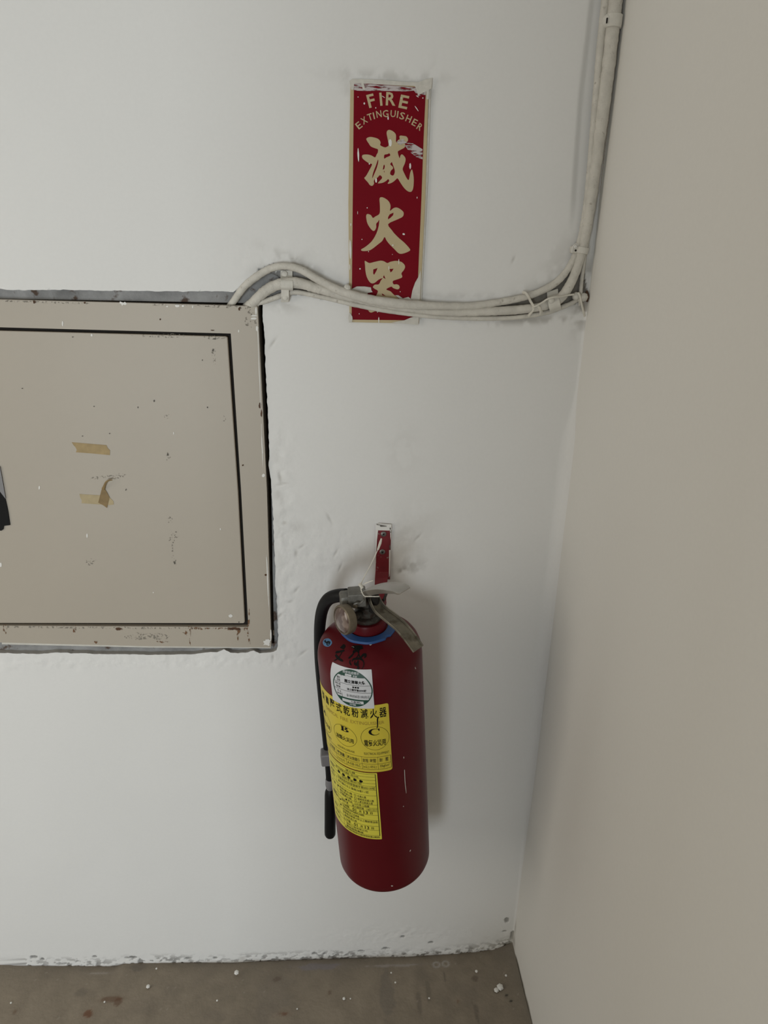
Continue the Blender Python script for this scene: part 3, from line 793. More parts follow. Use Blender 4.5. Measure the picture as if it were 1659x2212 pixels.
for a in (('F', 603, 460, 92, 172, 14), ('I', 727, 440, 30, 168, 5), ('R', 855, 436, 125, 172, -3), ('E', 1022, 475, 112, 172, -12)): sign_char(*a, 0.022)
for a in (('E', 445, 775, 62, 88, 38), ('X', 513, 712, 68, 88, 30), ('T', 588, 668, 62, 88, 18), ('I', 637, 652, 16, 88, 13), ('N', 702, 630, 66, 88, 9), ('G', 787, 625, 74, 92, 3), ('U', 884, 626, 66, 88, -4), ('I', 942, 635, 16, 88, -8), ('S', 1000, 654, 64, 92, -14), ('H', 1083, 690, 66, 88, -22), ('E', 1160, 738, 58, 88, -27), ('R', 1226, 795, 60, 88, -32)): sign_char(*a, 0.010)
lt = mb.build('gold_lettering', M_gold, sign)
# brush smears and drops of wall paint on the sign
film('paint_smear', [[ZS1(*p) for p in P] for P in ([(380, 235), (700, 255), (1000, 275), (1160, 290), (1305, 330), (1300, 385), (1200, 400), (1150, 330), (1040, 340), (800, 335), (560, 335), (385, 330)], [(930, 980), (1010, 950), (1060, 1000), (1130, 1000), (1260, 1080), (1262, 1210), (1180, 1180), (1080, 1100), (1040, 1040), (950, 1020)])], yt - 0.00015, M_smear, sign, ('dry white brush smear', 'brush smear'))
film('paint_edge', [[ZS1(*p) for p in P] for P in ([(325, 205), (360, 180), (700, 190), (1000, 215), (1200, 225), (1300, 185), (1385, 165), (1375, 300), (1345, 320), (1340, 440), (1310, 445), (1308, 330), (1180, 285), (1150, 270), (900, 262), (700, 250), (500, 238), (385, 235), (380, 320), (345, 320)], [(470, 240), (505, 235), (530, 325), (500, 320)], [(1160, 262), (1310, 300), (1308, 340), (1240, 370), (1205, 395), (1185, 330)])], yt - 0.0003, M_paper, sign, ('cream wall paint over the edge', 'cream paint'))
film('paint_drop', [[ZS1(*p) for p in ell(*e)] for e in ((847, 998, 21, 46, 0), (438, 1155, 11, 82, -.03), (1102, 1295, 12, 38, 0), (666, 1480, 12, 28, 0), (515, 494, 10, 14, 0), (820, 683, 9, 22, 0), (662, 551, 6, 9, 0), (580, 1268, 8, 10, 0), (435, 412, 6, 7, 0), (1265, 425, 7, 8, 0), (1190, 1700, 5, 12, 0), (1185, 560, 5, 42, -.6), (1195, 405, 5, 20, -1.0), (760, 410, 4, 24, -1.0), (985, 425, 5, 12, 0))] +
     [[ZS2(*p) for p in ell(*e)] for e in ((552, 172, 6, 8, 0), (485, 575, 6, 6, 0), (1020, 508, 16, 12, .3), (460, 952, 9, 9, 0), (957, 862, 5, 34, 0), (830, 940, 5, 26, 0), (700, 1610, 7, 40, 0), (450, 1528, 5, 7, 0), (342, 385, 6, 18, 0), (335, 700, 14, 120, -.03), (330, 930, 6, 40, 0), (895, 1515, 12, 10, 0), (975, 1245, 5, 6, 0), (875, 768, 4, 5, 0), (570, 732, 5, 6, 0), (690, 1500, 5, 16, .8), (430, 235, 3, 20, 0), (880, 650, 10, 10, 0))], yt - 0.0002, M_white, sign, ('white paint drip', 'small white paint drops'))
# torn paint film along the sign's lower right and above the cable
film('torn_film', [[ZS2(*p) for p in P] for P in ([(1238, 970), (1240, 1100), (1222, 1400), (1110, 1340), (1130, 1230), (1165, 1130), (1205, 1060)], [(1215, 1560), (1205, 1672), (1050, 1655), (860, 1640), (1030, 1610), (1100, 1580), (1180, 1555)], [(320, 1510), (335, 1520), (360, 1560), (365, 1590), (355, 1640), (320, 1640), (312, 1580)],
                                                        [(300, 1190), (345, 1215), (420, 1178), (520, 1178), (600, 1190), (605, 1225), (622, 1250), (560, 1260), (545, 1300), (400, 1250), (330, 1240)], [(910, 1290), (950, 1290), (1010, 1330), (1080, 1312), (1120, 1345), (1150, 1385), (1060, 1385), (960, 1330)])], yt - 0.0006, M_paper, sign, ('torn flap of cream paint', 'torn paint'))
for o in list(sign.children):
    if o.name.startswith('torn'):
        s_ = o.modifiers.new('s', 'SOLIDIFY'); s_.thickness = 0.0004; s_.offset = 0


# ------------------------------------------------------------------ cables
def cable(name, P, label, mat=M_cable, group=None, bump=0.10):
    mb = MB(); pts = [W(x, y, -yo) for x, y, r, yo in P]; rr = [p[2] for p in P]
    mb.add(*tube(pts, rr, 14, n=10, bump=bump))
    return tag(mb.build(name, mat, smooth=True, angle=80), label, 'cable', group)


u = 1 / 1790.0 / 2                                 # half a photo pixel at the wall
cable('cable', [(494, 664, 13 * u, -.012), (505, 650, 14 * u, -.002), (527, 620, 15 * u, .005), (555, 597, 15 * u, .008), (585, 580, 14 * u, .0085), (615, 575, 14 * u, .0085), (650, 583, 15 * u, .0085), (690, 606, 15 * u, .0105), (740, 630, 17 * u, .0110), (800, 647, 19 * u, .0112), (870, 657, 19 * u, .0110), (950, 661, 15 * u, .0085), (1020, 661, 15 * u, .005), (1090, 651, 14 * u, .005), (1140, 640, 14 * u, .005), (1185, 621, 15 * u, .005), (1215, 597, 14 * u, .005), (1236, 565, 13 * u, .005), (1246, 538, 11 * u, .005),
                (1255, 505, 10 * u, .005), (1266, 440, 11 * u, .005), (1275, 350, 11 * u, .005), (1284, 250, 13 * u, .005), (1295, 120, 14 * u, .005), (1301, 60, 14 * u, .005), (1310, -20, 15 * u, .005), (1325, -160, 15 * u, .005)], 'white painted cable that arches highest over the cabinet corner and runs across the sign')
cable('cable', [(530, 664, 18 * u, -.012), (545, 655, 20 * u, .000), (570, 631, 21 * u, .0065), (600, 615, 22 * u, .0075), (640, 611, 22 * u, .0075), (680, 621, 20 * u, .0070), (710, 630, 18 * u, .0065), (740, 639, 16 * u, .0062), (770, 646, 15 * u, .0066), (810, 655, 14 * u, .0068), (860, 664, 14 * u, .0068), (930, 673, 14 * u, .0055), (1000, 675, 16 * u, .0045), (1070, 672, 18 * u, .005), (1130, 668, 18 * u, .005), (1175, 661, 18 * u, .0055), (1205, 648, 20 * u, .0058), (1222, 630, 20 * u, .006), (1238, 600, 20 * u, .006), (1252, 560, 20 * u, .006),
                (1262, 520, 20 * u, .006), (1275, 440, 22 * u, .0063), (1289, 340, 23 * u, .0066), (1302, 240, 25 * u, .0070), (1313, 150, 26 * u, .0072), (1324, 50, 26 * u, .0072), (1331, -20, 26 * u, .0072), (1346, -160, 26 * u, .0072)], 'thickest white painted cable, rising in the wall corner under the clamps')
cable('cable', [(556, 672, 8 * u, -.012), (556, 657, 9 * u, .000), (575, 650, 11 * u, .0036), (600, 641, 11 * u, .0040), (620, 634, 10 * u, .004), (640, 631, 10 * u, .004), (665, 635, 10 * u, .0035), (700, 642.5, 10 * u, .0035), (740, 652, 10 * u, .0045), (775, 660, 10 * u, .0050), (835, 671, 10 * u, .0052), (902, 680.5, 9 * u, .0050), (960, 686, 9 * u, .0035), (1050, 688, 10 * u, .003), (1120, 685, 10 * u, .003), (1180, 675, 10 * u, .003), (1220, 661, 10 * u, .003), (1243, 650, 9 * u, .003), (1256, 640, 8 * u, .004)], 'thin white cable lowest along the wall below the thicker two')
cable('cable', [(1254, 640, 8 * u, .003), (1256, 610, 8 * u, .003), (1260, 580, 7 * u, .003), (1263, 560, 6 * u, .003), (1267, 520, 6 * u, .003)], 'short thin upright wire behind the corner screws')


# ------------------------------------------------------------------ clamps, screws and ties
def sad(P, w, t, name, root, lift):               # bent metal strap following points (px,py,offset)
    pts = spline([list(W(x, y, -o)) for x, y, o in P], 5)
    T = np.gradient(pts, axis=0); V = []
    side_ = w[0] if isinstance(w, tuple) else None
    hw = (w if side_ is None else w[1]) / 2
    sd = unit(side_) if side_ is not None else EX
    for p, tg in zip(pts, T):
        nrm = unit(np.cross(sd, tg))
        if nrm[1] > 0: nrm = -nrm
        V += [p - sd * hw, p + sd * hw, p + sd * hw + nrm * t, p - sd * hw + nrm * t]
    Fs = []; n = len(pts)
    for i in range(n - 1):
        for k in range(4):
            Fs.append((i * 4 + k, i * 4 + (k + 1) % 4, (i + 1) * 4 + (k + 1) % 4, (i + 1) * 4 + k))
    Fs += [(0, 1, 2, 3), ((n - 1) * 4, (n - 1) * 4 + 1, (n - 1) * 4 + 2, (n - 1) * 4 + 3)]
    mb = MB(); mb.add(V, Fs); o = mb.build(name, M_clip, root); b = o.modifiers.new('b', 'BEVEL'); b.width = 0.0004; b.segments = 2
    return o


G_CL = None
k1 = empty('cable_clamp', W(617, 650), 'white painted strap clamp over the cables on the arch beside the cabinet', 'clamp')
sad([(619, 584, .001), (619, 597, .002), (619.5, 606, .0125), (620, 615, .0135), (620, 622, .0125), (620, 628, .004)], 0.0135, .0008, 'strap', k1, 0)
sad([(616, 622, .0085), (616, 634, .0092), (616, 642, .0084), (615, 652, .003)], 0.0088, .0008, 'tab', k1, 0)
mb = MB(); mb.add(*disc_head(W(615, 591.5, -.002), -EY, .0034, .0018)); mb.build('screw', M_clip, k1, True)
mb = MB(); mb.add(*disc_head(W(616, 643, -.0086), -EY, .0028, .0016)); mb.build('screw', M_clip, k1, True)

k2 = empty('cable_clamp', W(1197, 678), 'white painted saddle clamp on the thick cable where it turns towards the corner', 'clamp')
dr = unit(W(1215, 642) - W(1185, 652)); pu = unit(np.cross(dr, EY)); pu = pu if pu[2] < 0 else -pu
ZC2 = Z(1100, 580, 8.73)
sad([(1193, 627, .001), (1194, 638, .0015), (1195, 645, .010), (1197, 656, .0135), (1199, 665, .0125), (1200, 671, .006)], (dr, 0.0135), .0009, 'saddle', k2, 0)
mb = MB(); mb.add(*disc_head(W(*ZC2(800, 600), -.0140), unit([0.1, -1, -.1]), .0034, .0014)); mb.build('screw', M_clip, k2, True)

k3 = empty('cable_clamp', W(1250, 548), 'small white ring clamp at the bottom of the upright cables', 'clamp')
dv = unit(W(1262, 520) - W(1252, 560))
mb = MB(); cA = W(1257.5, 541, -.0062)
mb.add(*lathe([(.0060, -.0035), (.0071, -.0033), (.0072, 0), (.0071, .0033), (.0060, .0035)], cA, *frame_of(dv), 24)); mb.build('ring', M_clip, k3, True)
mb = MB(); mb.add(*box(W(1240, 539, -.0045), EX, EY, EZ, .0085, .009, .008)); o = mb.build('boss', M_clip, k3); b = o.modifiers.new('b', 'BEVEL'); b.width = .002; b.segments = 3
mb = MB(); mb.add(*disc_head(W(1243, 533, -.0085), unit([-.3, -1, .5]), .0019, .001)); mb.add(*tube([W(1236, 545, -.008), W(1238, 532, -.012), W(1245, 526, -.010), W(1247, 530, -.009)], .0006, 5)); mb.build('wire_end', M_white, k3)
mb = MB(); mb.add(*disc_head(W(1243.5, 541, -.009), -EY, .0012, .0002)); mb.build('screw_hole', M_dark, k3)

k4 = empty('cable_clamp', W(1318, 62), 'white ring clamp with a screw boss near the top of the upright cables', 'clamp')
dv = unit(W(1328, 20) - W(1320, 80))
mb = MB(); cA = W(1324.5, 47, -.0074)
mb.add(*lathe([(.0075, -.0062), (.0090, -.0056), (.0092, 0), (.0090, .0056), (.0075, .0062)], cA, *frame_of(dv), 28)); mb.build('ring', M_clip, k4, True)
mb = MB(); mb.add(*disc_head(W(1310.5, 48, -.0045), -EY, .0068, .0095, 20)); mb.build('boss', M_clip, k4, True)
mb = MB(); mb.add(*box(W(1311, 44.5, -.0143), unit([1, 0, 0.2]), EY, EZ, .0014, .0008, .0048)); mb.build('screw_slot', M_dark, k4)

# screws and plug in the corner
s1 = tag(MB().add(*disc_head(W(1244, 640, -.002), unit([-.2, -1, .1]), .0050, .0080, 9)).build('wall_plug', M_clip, smooth=True), 'round paint-clogged wall plug left of the rusty corner screw', 'screw')
k5 = empty('corner_screw', W(1262, 650), 'rusty paint-covered screw head in the wall corner at the cables', 'screw')
MB().add(*disc_head(W(1261, 642, -.002), unit([-.4, -1, .1]), .0052, .0075, 8)).build('head', M_clip, k5, True)
MB().add(*tube([W(1267, 628, -.003), W(1270, 640, -.004), W(1268, 652, -.003)], [.0012, .0016, .001], 6)).build('rusty_washer', M_brown, k5)
# ties
tt = lambda P, r, name, label, flat=0.5: tag(MB().add(*tube([W(x, y, -o) for x, y, o in P], r, 6, n=5, flat=flat)).build(name, M_tie, smooth=True), label, 'tie')
tt([(1129, 632, .005), (1135, 633, .0105), (1141, 641, .0115), (1146, 651, .010), (1152, 662, .0105), (1150, 671, .009), (1143, 680, .006), (1139, 686, .003)], .0016, 'cable_tie', 'nylon tie looped round all three cables left of the saddle clamp')
tt([(1160, 661, .0108), (1165, 664, .0115), (1168, 672, .010), (1168, 678, .0075), (1171, 674, .008), (1166, 665, .011)], .0016, 'cable_tie', 'short tie end folded down over the lowest cable')
tt([(1150, 664, .011), (1160, 660, .0125), (1172, 653, .013), (1183, 646, .015), (1197, 642, .0165), (1210, 641, .0145), (1225, 638, .012), (1240, 636, .011)], .0011, 'tie_wire', 'thin twisted wire from the cables across the saddle clamp to the corner', 1.0)
tt([(1249, 632, .010), (1253, 640, .011), (1256, 655, .010), (1260, 672, .008), (1263, 684, .006)], .0012, 'cable_tie', 'loose tie tail hanging down from the wall plug in the corner')
tt([(1251, 646, .009), (1252, 660, .006)], .0009, 'cable_tie', 'short tie stub hanging beside the loose tie tail in the corner')
tag(MB().add(*disc_head(W(750, 623, -.009), unit([0, -1, .6]), .0042, .004, 9)).build('paint_lump', M_clip), 'small crumpled lump of paint on top of the cable at the sign edge', 'paint lump')
# orange bare end of the thick cable at the cabinet
tag(MB().add(*tube([W(537, 661.5, .0005), W(546, 653.5, -.0015), W(553, 647.5, -.0035)], 10.9 * u, 14, n=4)).build('orange_sleeve', M_bare, smooth=True), 'short orange unpainted sleeve on the thick cable at the cabinet corner', 'sleeve')

# ------------------------------------------------------------------ fire extinguisher
B0 = np.array([.0661, -.0715, .2862]); T0 = np.array([.0341, -.1045, .6862]); RB = 0.0635
AX = unit(T0 - B0)
FR = np.array([0, -1., 0]); FR = unit(FR - AX * (FR @ AX)); SD = np.cross(FR, AX)
if SD[0] < 0: SD = -SD
PROF = [(.0400, .004), (.0560, .0022), (.0600, 0.0), (.0622, .0012), (.0634, .005), (RB, .012), (RB, .10), (RB, .20), (RB, .30), (RB, .348), (.0631, .354), (.0620, .3595), (.0600, .365), (.0565, .3705), (.0510, .3755), (.0440, .3795), (.0370, .382), (.0300, .384), (.0210, .3855)]
PH = [p[1] for p in PROF[4:]]; PR = [p[0] for p in PROF[4:]]


def Rad(h): return np.interp(h, PH, PR)


def E3(s, f, h): return B0 + SD * s + FR * f + AX * h


def wrap(um, vm, eps):                            # label millimetres to a point on the shell
    th = um / 1000 / RB; h = vm / 1000; r = Rad(h) + eps
    return B0 + AX * h + SD * (r * math.sin(th)) + FR * (r * math.cos(th))


def hit(px, py):                                  # label millimetres of a mark on the shell
    d = ray(px, py); d = d / np.linalg.norm(d)
    t = 0.55; last = None
    while t < 1.3:
        P = CAM + d * t - B0; h = P @ AX; q = P - AX * h
        if 0 < h < .386 and np.linalg.norm(q) < Rad(h): 
            return (math.atan2(P @ SD, P @ FR) * RB * 1000, h * 1000)
        t += 0.0002
    return None


ext = empty('fire_extinguisher', E3(0, 0, 0), 'dark red fire extinguisher with yellow labels hanging on the white wall', 'fire extinguisher')
MB().add(*lathe(PROF, B0, AX, SD, FR, 96)).build('cylinder', M_red, ext, True, angle=50)
body = [o for o in ext.children if o.name.startswith('cylinder')][0]
MB().add(*lathe([(.0205, .384), (.0220, .385), (.0222, .396), (.0212, .3985), (.0190, .399)], B0, AX, SD, FR, 48)).build('neck', M_red, ext, True)
# blue ring with a small notch
Vr = []; Fr = []; ns = 72
for k in range(ns):
    a = 2 * math.pi * k / ns
    ro = .0330 - (0.0022 if 27 <= (k * 360 / ns - 15) <= 38 else 0) + 0.0004 * math.sin(a * 9)
    for r, h in ((.0238, .3845), (.0238, .3872), (ro - .001, .3862), (ro, .3850), (ro, .3835), (ro - .001, .3828)):
        Vr.append(B0 + AX * h + SD * (r * math.cos(a)) + FR * (r * math.sin(a)))
for k in range(ns):
    for j in range(6):
        Fr.append((k * 6 + j, k * 6 + (j + 1) % 6, ((k + 1) % ns) * 6 + (j + 1) % 6, ((k + 1) % ns) * 6 + j))
MB().add(Vr, Fr).build('inspection_ring', M_ring, ext, True)
# valve
MB().add(*lathe([(.0150, .3985), (.0175, .3990), (.0182, .4010), (.0180, .4035), (.0165, .4050), (.0140, .4060), (.0135, .4180), (.0120, .4190), (.0115, .4300), (.0100, .4310)], B0, AX, SD, FR, 40)).build('valve_body', M_metdk, ext, True)
vb = [o for o in ext.children if o.name.startswith('valve_body')][0]
az = math.radians(48)
LD = unit(SD * math.cos(az) + FR * math.sin(az))  # the way the levers point, out to the right and forward
LW = unit(np.cross(AX, LD)); LW = LW if LW @ SD > 0 else -LW
cB = W(771, 1289, -.118)
mb = MB(); mb.add(*box(cB + SD * 0, unit(SD + .0 * AX), FR, AX, .0205, .020, .0175)); o = mb.build('valve_block', M_metal, ext, bevel=.0015)
# hose fitting on the left
hx = unit(-SD * 1.0 + AX * 0.02 + FR * .15)
MB().add(*lathe([(.0085, 0), (.0100, .001), (.0102, .011), (.0095, .0125), (.0078, .0135)], W(759, 1292, -.113), hx, *frame_of(hx)[1:], 10)).build('hose_fitting', M_metal, ext, True, angle=30)
# pressure gauge
gax = unit(-RT * .80 - UP * .16 - FW * .58)
gc = W(745.5, 1337.5, -.136)
e1g, e2g = frame_of(gax)[1:]
MB().add(*lathe([(.010, -.0065), (.0155, -.006), (.0172, -.0045), (.0176, -.001), (.0176, .003), (.0170, .0045), (.0152, .0052), (.0148, .0042)], gc, gax, e1g, e2g, 44)).build('gauge_case', M_gaugerim, ext, True, angle=35)
gg = [o for o in ext.children if o.name.startswith('gauge_case')][0]
MB().add(*lathe([(.0149, .0042), (.0140, .0052), (.0095, .0063), (.0045, .0068), (.0005, .0069)], gc, gax, e1g, e2g, 40)).build('gauge_glass', M_gauge, gg, True)
MB().add(*tube([gc - gax * .006, gc - gax * .014, W(775, 1326, -.118)], [.006, .005, .005], 12, n=3)).build('gauge_stem', M_metdk, ext, True)


def channel(P, w, t, fl_h, up, name, mat, taper=None, close_end=True):
    """bent sheet-metal channel along pixels (px,py,Y); width along LW; side flanges of height fl_h"""
    C = spline([list(W(x, y, Y)) for x, y, Y in P], 6)
    T = np.gradient(C, axis=0)
    n = len(C); V = []
    for i, (p, tg) in enumerate(zip(C, T)):
        q = i / (n - 1)
        ww = (np.interp(q, *zip(*w)) if not np.isscalar(w) else w) / 2
        fh = np.interp(q, *zip(*fl_h)) if not np.isscalar(fl_h) else fl_h
        nr = unit(np.cross(LW, tg)); nr = nr if nr @ AX > 0 else -nr
        f = nr * (fh * up); tn = nr * t
        L_, R_ = p - LW * ww, p + LW * ww
        # cross section: outer skin then inner skin
        V += [L_ + f, L_, R_, R_ + f, R_ + f - LW * t, R_ + tn * up - LW * t, L_ + tn * up + LW * t, L_ + f + LW * t]
    Fs = []
    for i in range(n - 1):
        for k in range(8):
            Fs.append((i * 8 + k, i * 8 + (k + 1) % 8, (i + 1) * 8 + (k + 1) % 8, (i + 1) * 8 + k))
    for s in (0, (n - 1) * 8):
        Fs += [(s, s + 1, s + 6, s + 7), (s + 1, s + 2, s + 5, s + 6), (s + 2, s + 3, s + 4, s + 5)]
    o = MB().add(V, Fs).build(name, mat, ext, True, angle=30)
    b = o.modifiers.new('b', 'BEVEL'); b.width = .0004; b.segments = 2; b.limit_method = 'ANGLE'
    return o


channel([(784, 1276, -.118), (798, 1270.5, -.123), (814, 1266.5, -.130), (831, 1265, -.138), (847, 1266, -.147), (862, 1269, -.156), (875, 1275.5, -.164)], [(0, .0165), (.2, .0190), (.7, .0215), (.93, .0195), (1, .0160)], .0009, [(0, .008), (.45, .006), (.8, .0035), (1, .0012)], -1, 'squeeze_lever', M_lever)
channel([(803, 1291, -.118), (808, 1301, -.122), (817, 1315, -.128), (828, 1325, -.134), (846, 1339, -.144), (866, 1356, -.155), (884, 1377, -.166), (903, 1403, -.176)], [(0, .013), (.25, .0155), (.6, .0175), (1, .0165)], .0009, [(0, .007), (.3, .0045), (1, .0022)], 1, 'carry_handle', M_handle)
# post, spring bit and pin under the lever
MB().add(*tube([W(806, 1286, -.121), W(808, 1300, -.121), W(806, 1318, -.117)], [.0060, .0058, .0055], 12, n=4)).build('stem_and_shade', M_dark, ext, True)  # stem widened and blackened to paint in the shade between lever and handle
MB().add(*tube([W(835, 1281, -.120), W(829, 1297, -.117)], .0016, 8, n=3)).build('pivot_rod', M_metdk, ext, True)
MB().add(*tube([W(831, 1292, -.116), W(827, 1300, -.115), W(831, 1306, -.114), W(834, 1300, -.114)], [.0012, .003, .0028, .001], 8, n=4, flat=.5)).build('pink_seal', M_pink, ext, True)
MB().add(*tube([W(765, 1306, -.131), W(771, 1303, -.132), W(778, 1303, -.131), W(784, 1298, -.130), W(786, 1296, -.129), W(783, 1295, -.129)], .0013, 8, n=4)).build('safety_pin', M_metal, ext, True)
MB().add(*box(W(767, 1309, -.131), SD, FR, AX, .0045, .003, .004)).build('pin_stop', M_gaugerim, ext)
# white beaded seal tie
mb = MB(); r_ = .00055
mb.add(*tube([W(824, 1163, -.098), W(821, 1174, -.100), W(816, 1188, -.103)], [.0008, .0015, .0010], 6, n=4, flat=.5))
mb.add(*tube([W(816, 1188, -.103), W(800, 1222, -.112), W(788, 1244, -.120), W(780, 1261, -.129)], r_, 6, n=6, bump=.5))
mb.add(*tube([W(780, 1266, -.130), W(786, 1262, -.130), W(797, 1257, -.131), W(806, 1254, -.131)], r_ * 1.15, 6, n=7, bump=.6))
mb.add(*tube([W(779, 1267, -.130), W(781, 1277, -.132), W(785, 1285, -.133), W(789, 1288, -.134), W(800, 1288.3, -.136), W(812, 1288.3, -.137), W(820, 1288, -.136)], r_ * 1.1, 6, n=7, bump=.6))
for i in range(14):
    p = W(789 + i * 2.2, 1288.3, -.1345 - i * .0002); mb.add(*disc_head(p, -EY, .0008, .0008, 6))
ax_ = unit(W(782, 1268, -.131) - W(777, 1261, -.131))
mb.add(*lathe([(.0018, 0), (.0020, .001), (.0018, .006), (.0014, .0062)], W(776.5, 1261, -.131), *frame_of(ax_), 8))
mb.build('seal_tie', M_tie, ext, True)['label'] = 'white beaded seal tie'
# hose, clip and nozzle
hp_ = [(748, 1286, -.108), (728, 1287, -.100), (710, 1294, -.090), (698, 1312, -.078), (692, 1340, -.066), (690, 1380, -.055), (691, 1430, -.044), (695, 1485, -.036), (700, 1540, -.032), (706, 1600, -.030), (711, 1655, -.030), (713, 1690, -.030)]
MB().add(*tube([W(*p) for p in hp_], [.0082, .0080, .0078, .0075, .0073, .0070, .0068, .0064, .0062, .0060, .0058, .0056], 20, n=8)).build('hose', M_hose, ext, True)
na = unit(W(713, 1812, -.028) - W(713, 1680, -.030)); f1, f2 = frame_of(na)[1:]
n0 = W(713, 1682, -.030)
MB().add(*lathe([(.0062, 0), (.0066, .002), (.0068, .010), (.0062, .014), (.0052, .0165), (.0050, .018)], n0, na, f1, f2, 24)).build('nozzle_coupling', M_clipgrey, ext, True)
L_ = np.linalg.norm(W(713, 1805, -.028) - n0)
MB().add(*lathe([(.0045, .017), (.0062, .020), (.0074, .024), (.0078, .030), (.0082, L_ - .008), (.0080, L_ - .003), (.0066, L_), (.0050, L_), (.0045, L_ - .01)], n0, na, f1, f2, 28)).build('nozzle', M_hose, ext, True)
cc = W(709, 1635, -.036); tb = B0 + AX * ((cc - B0) @ AX); dr_ = unit(tb - cc)
MB().add(*box(cc + dr_ * .012, dr_, AX, unit(np.cross(dr_, AX)), .030, .016, .004)).build('clip_arm', M_clipgrey, ext)
mb = MB(); mb.add(*box(W(707, 1635, -.036), unit(SD), FR, AX, .0175, .017, .0205)); o = mb.build('hose_clip', M_clipgrey, ext, bevel=.002)

# ---- printed labels on the shell


def patch(name, u0, u1, v0, v1, eps, mat, parent, rc=2.0, nu=60, nv=24, wav=0.0):
    V = []; Fs = []
    vs = np.unique(np.concatenate([np.linspace(v0, v1, nv), v0 + rc * (1 - np.cos(np.linspace(0, math.pi / 2, 5))), v1 - rc * (1 - np.cos(np.linspace(0, math.pi / 2, 5)))]))
    for v in vs:
        e = max(v0 + rc - v, v - (v1 - rc), 0); ins = rc - math.sqrt(max(rc * rc - e * e, 0))
        for uu in np.linspace(u0 + ins, u1 - ins, nu): V.append(wrap(uu, v, eps + wav * math.sin(uu * .3) * math.sin(v * .21)))
    for j in range(len(vs) - 1):
        for i in range(nu - 1): Fs.append((j * nu + i, j * nu + i + 1, (j + 1) * nu + i + 1, (j + 1) * nu + i))
    return mk(name, V, Fs, mat, parent, True)


class Print:                                      # collects print on one label
    def __init__(s, eps): s.mb = MB(); s.e = eps; s.skew = 0
    def text(s, t, u0, u1, v0, v1, bold=0.0):
        V, Fs = text_mesh(t, bold)
        s.mb.add([wrap(u0 + x * (u1 - u0), v0 + y * (v1 - v0), s.e) for x, y in V], Fs)
    def rect(s, u0, u1, v0, v1, de=0):
        n = max(1, int((u1 - u0) / 2)); V = []; Fs = []
        for i in range(n + 1):
            uu = u0 + (u1 - u0) * i / n; V += [wrap(uu, v0, s.e + de), wrap(uu, v1, s.e + de)]
        for i in range(n): Fs.append((2 * i, 2 * i + 2, 2 * i + 3, 2 * i + 1))
        s.mb.add(V, Fs)
    def cap(s, cu, cv, r, va, vb, n=14):
        for i in range(n):
            v0 = va + (vb - va) * i / n; v1 = va + (vb - va) * (i + 1) / n
            w0 = math.sqrt(max(r * r - (v0 - cv) ** 2, 0)); w1 = math.sqrt(max(r * r - (v1 - cv) ** 2, 0)); k = 20; V = []; Fs = []
            for j in range(k + 1):
                q = -1 + 2 * j / k; V += [wrap(cu + w0 * q, v0, s.e), wrap(cu + w1 * q, v1, s.e)]
            for j in range(k): Fs.append((2 * j, 2 * j + 2, 2 * j + 3, 2 * j + 1))
            s.mb.add(V, Fs)
    def disc(s, cx, cy, rx, ry, n=24):            # disc of ink round a mark, in rings so that it follows the dome
        V = [wrap(*hit(cx, cy), s.e)]; Fs = []
        for q in (.25, .5, .75, 1):
            V += [wrap(*hit(cx + rx * q * math.cos(a), cy + ry * q * math.sin(a)), s.e) for a in np.linspace(0, 2 * math.pi, n, endpoint=False)]
        Fs += [(0, 1 + k, 1 + (k + 1) % n) for k in range(n)]
        for j in range(3): Fs += [(1 + j * n + k, 1 + j * n + (k + 1) % n, 1 + (j + 1) * n + (k + 1) % n, 1 + (j + 1) * n + k) for k in range(n)]
        s.mb.add(V, Fs)
    def ring(s, cu, cv, ru, rv, w, n=56):
        V = []; Fs = []
        for i in range(n):
            a = 2 * math.pi * i / n
            V += [wrap(cu + (ru - w) * math.cos(a), cv + (rv - w) * math.sin(a), s.e), wrap(cu + ru * math.cos(a), cv + rv * math.sin(a), s.e)]
        for i in range(n): j = (i + 1) % n; Fs.append((2 * i, 2 * i + 1, 2 * j + 1, 2 * j))
        s.mb.add(V, Fs)
    def poly(s, P):
        _, tr = tess([P]); s.mb.add([wrap(p[0], p[1], s.e) for p in P], [tuple(t) for t in tr])
    def stroke(s, P, w):
        P = spline(np.asarray(P, float), 6); T = np.gradient(P, axis=0); n = len(P); V = []; Fs = []
        for i in range(n):
            t = T[i] / (np.linalg.norm(T[i]) + 1e-9); q = i / (n - 1)
            hw = np.interp(q, [0, .15, .8, 1], [.8, 1, .8, .35]) * w / 2
            V += [wrap(P[i, 0] - t[1] * hw, P[i, 1] + t[0] * hw, s.e), wrap(P[i, 0] + t[1] * hw, P[i, 1] - t[0] * hw, s.e)]
        for i in range(n - 1): Fs.append((2 * i, 2 * i + 1, 2 * i + 3, 2 * i + 2))
        s.mb.add(V, Fs)
    def build(s, name, mat, parent):
        return mk(name, s.mb.V, s.mb.F, mat, parent)


Y1 = patch('type_label', -96, 16.9, 218.0, 320.5, .00022, M_yellow, ext, 3.0)
Y1['label'] = 'yellow type label with classes A, B and C'
p = Print(.00042)
chars = '型蓄壓式乾粉滅火器'
for i, ch in enumerate(chars):
    c = 9.8 - (len(chars) - 1 - i) * 10.9; w = 8.6 if i > 1 else 7.4
    p.text(ch, c - w / 2, c + w / 2, 301.5, 315.5 if i > 1 else 313, .012)
for cu, cv, rv in ((-80.3, 267, 16), (-40.6, 268, 15.8), (-1.5, 271, 18)): p.ring(cu, cv, 17, rv, .35)
p.text('A', -85, -75, 276, 282, .04)


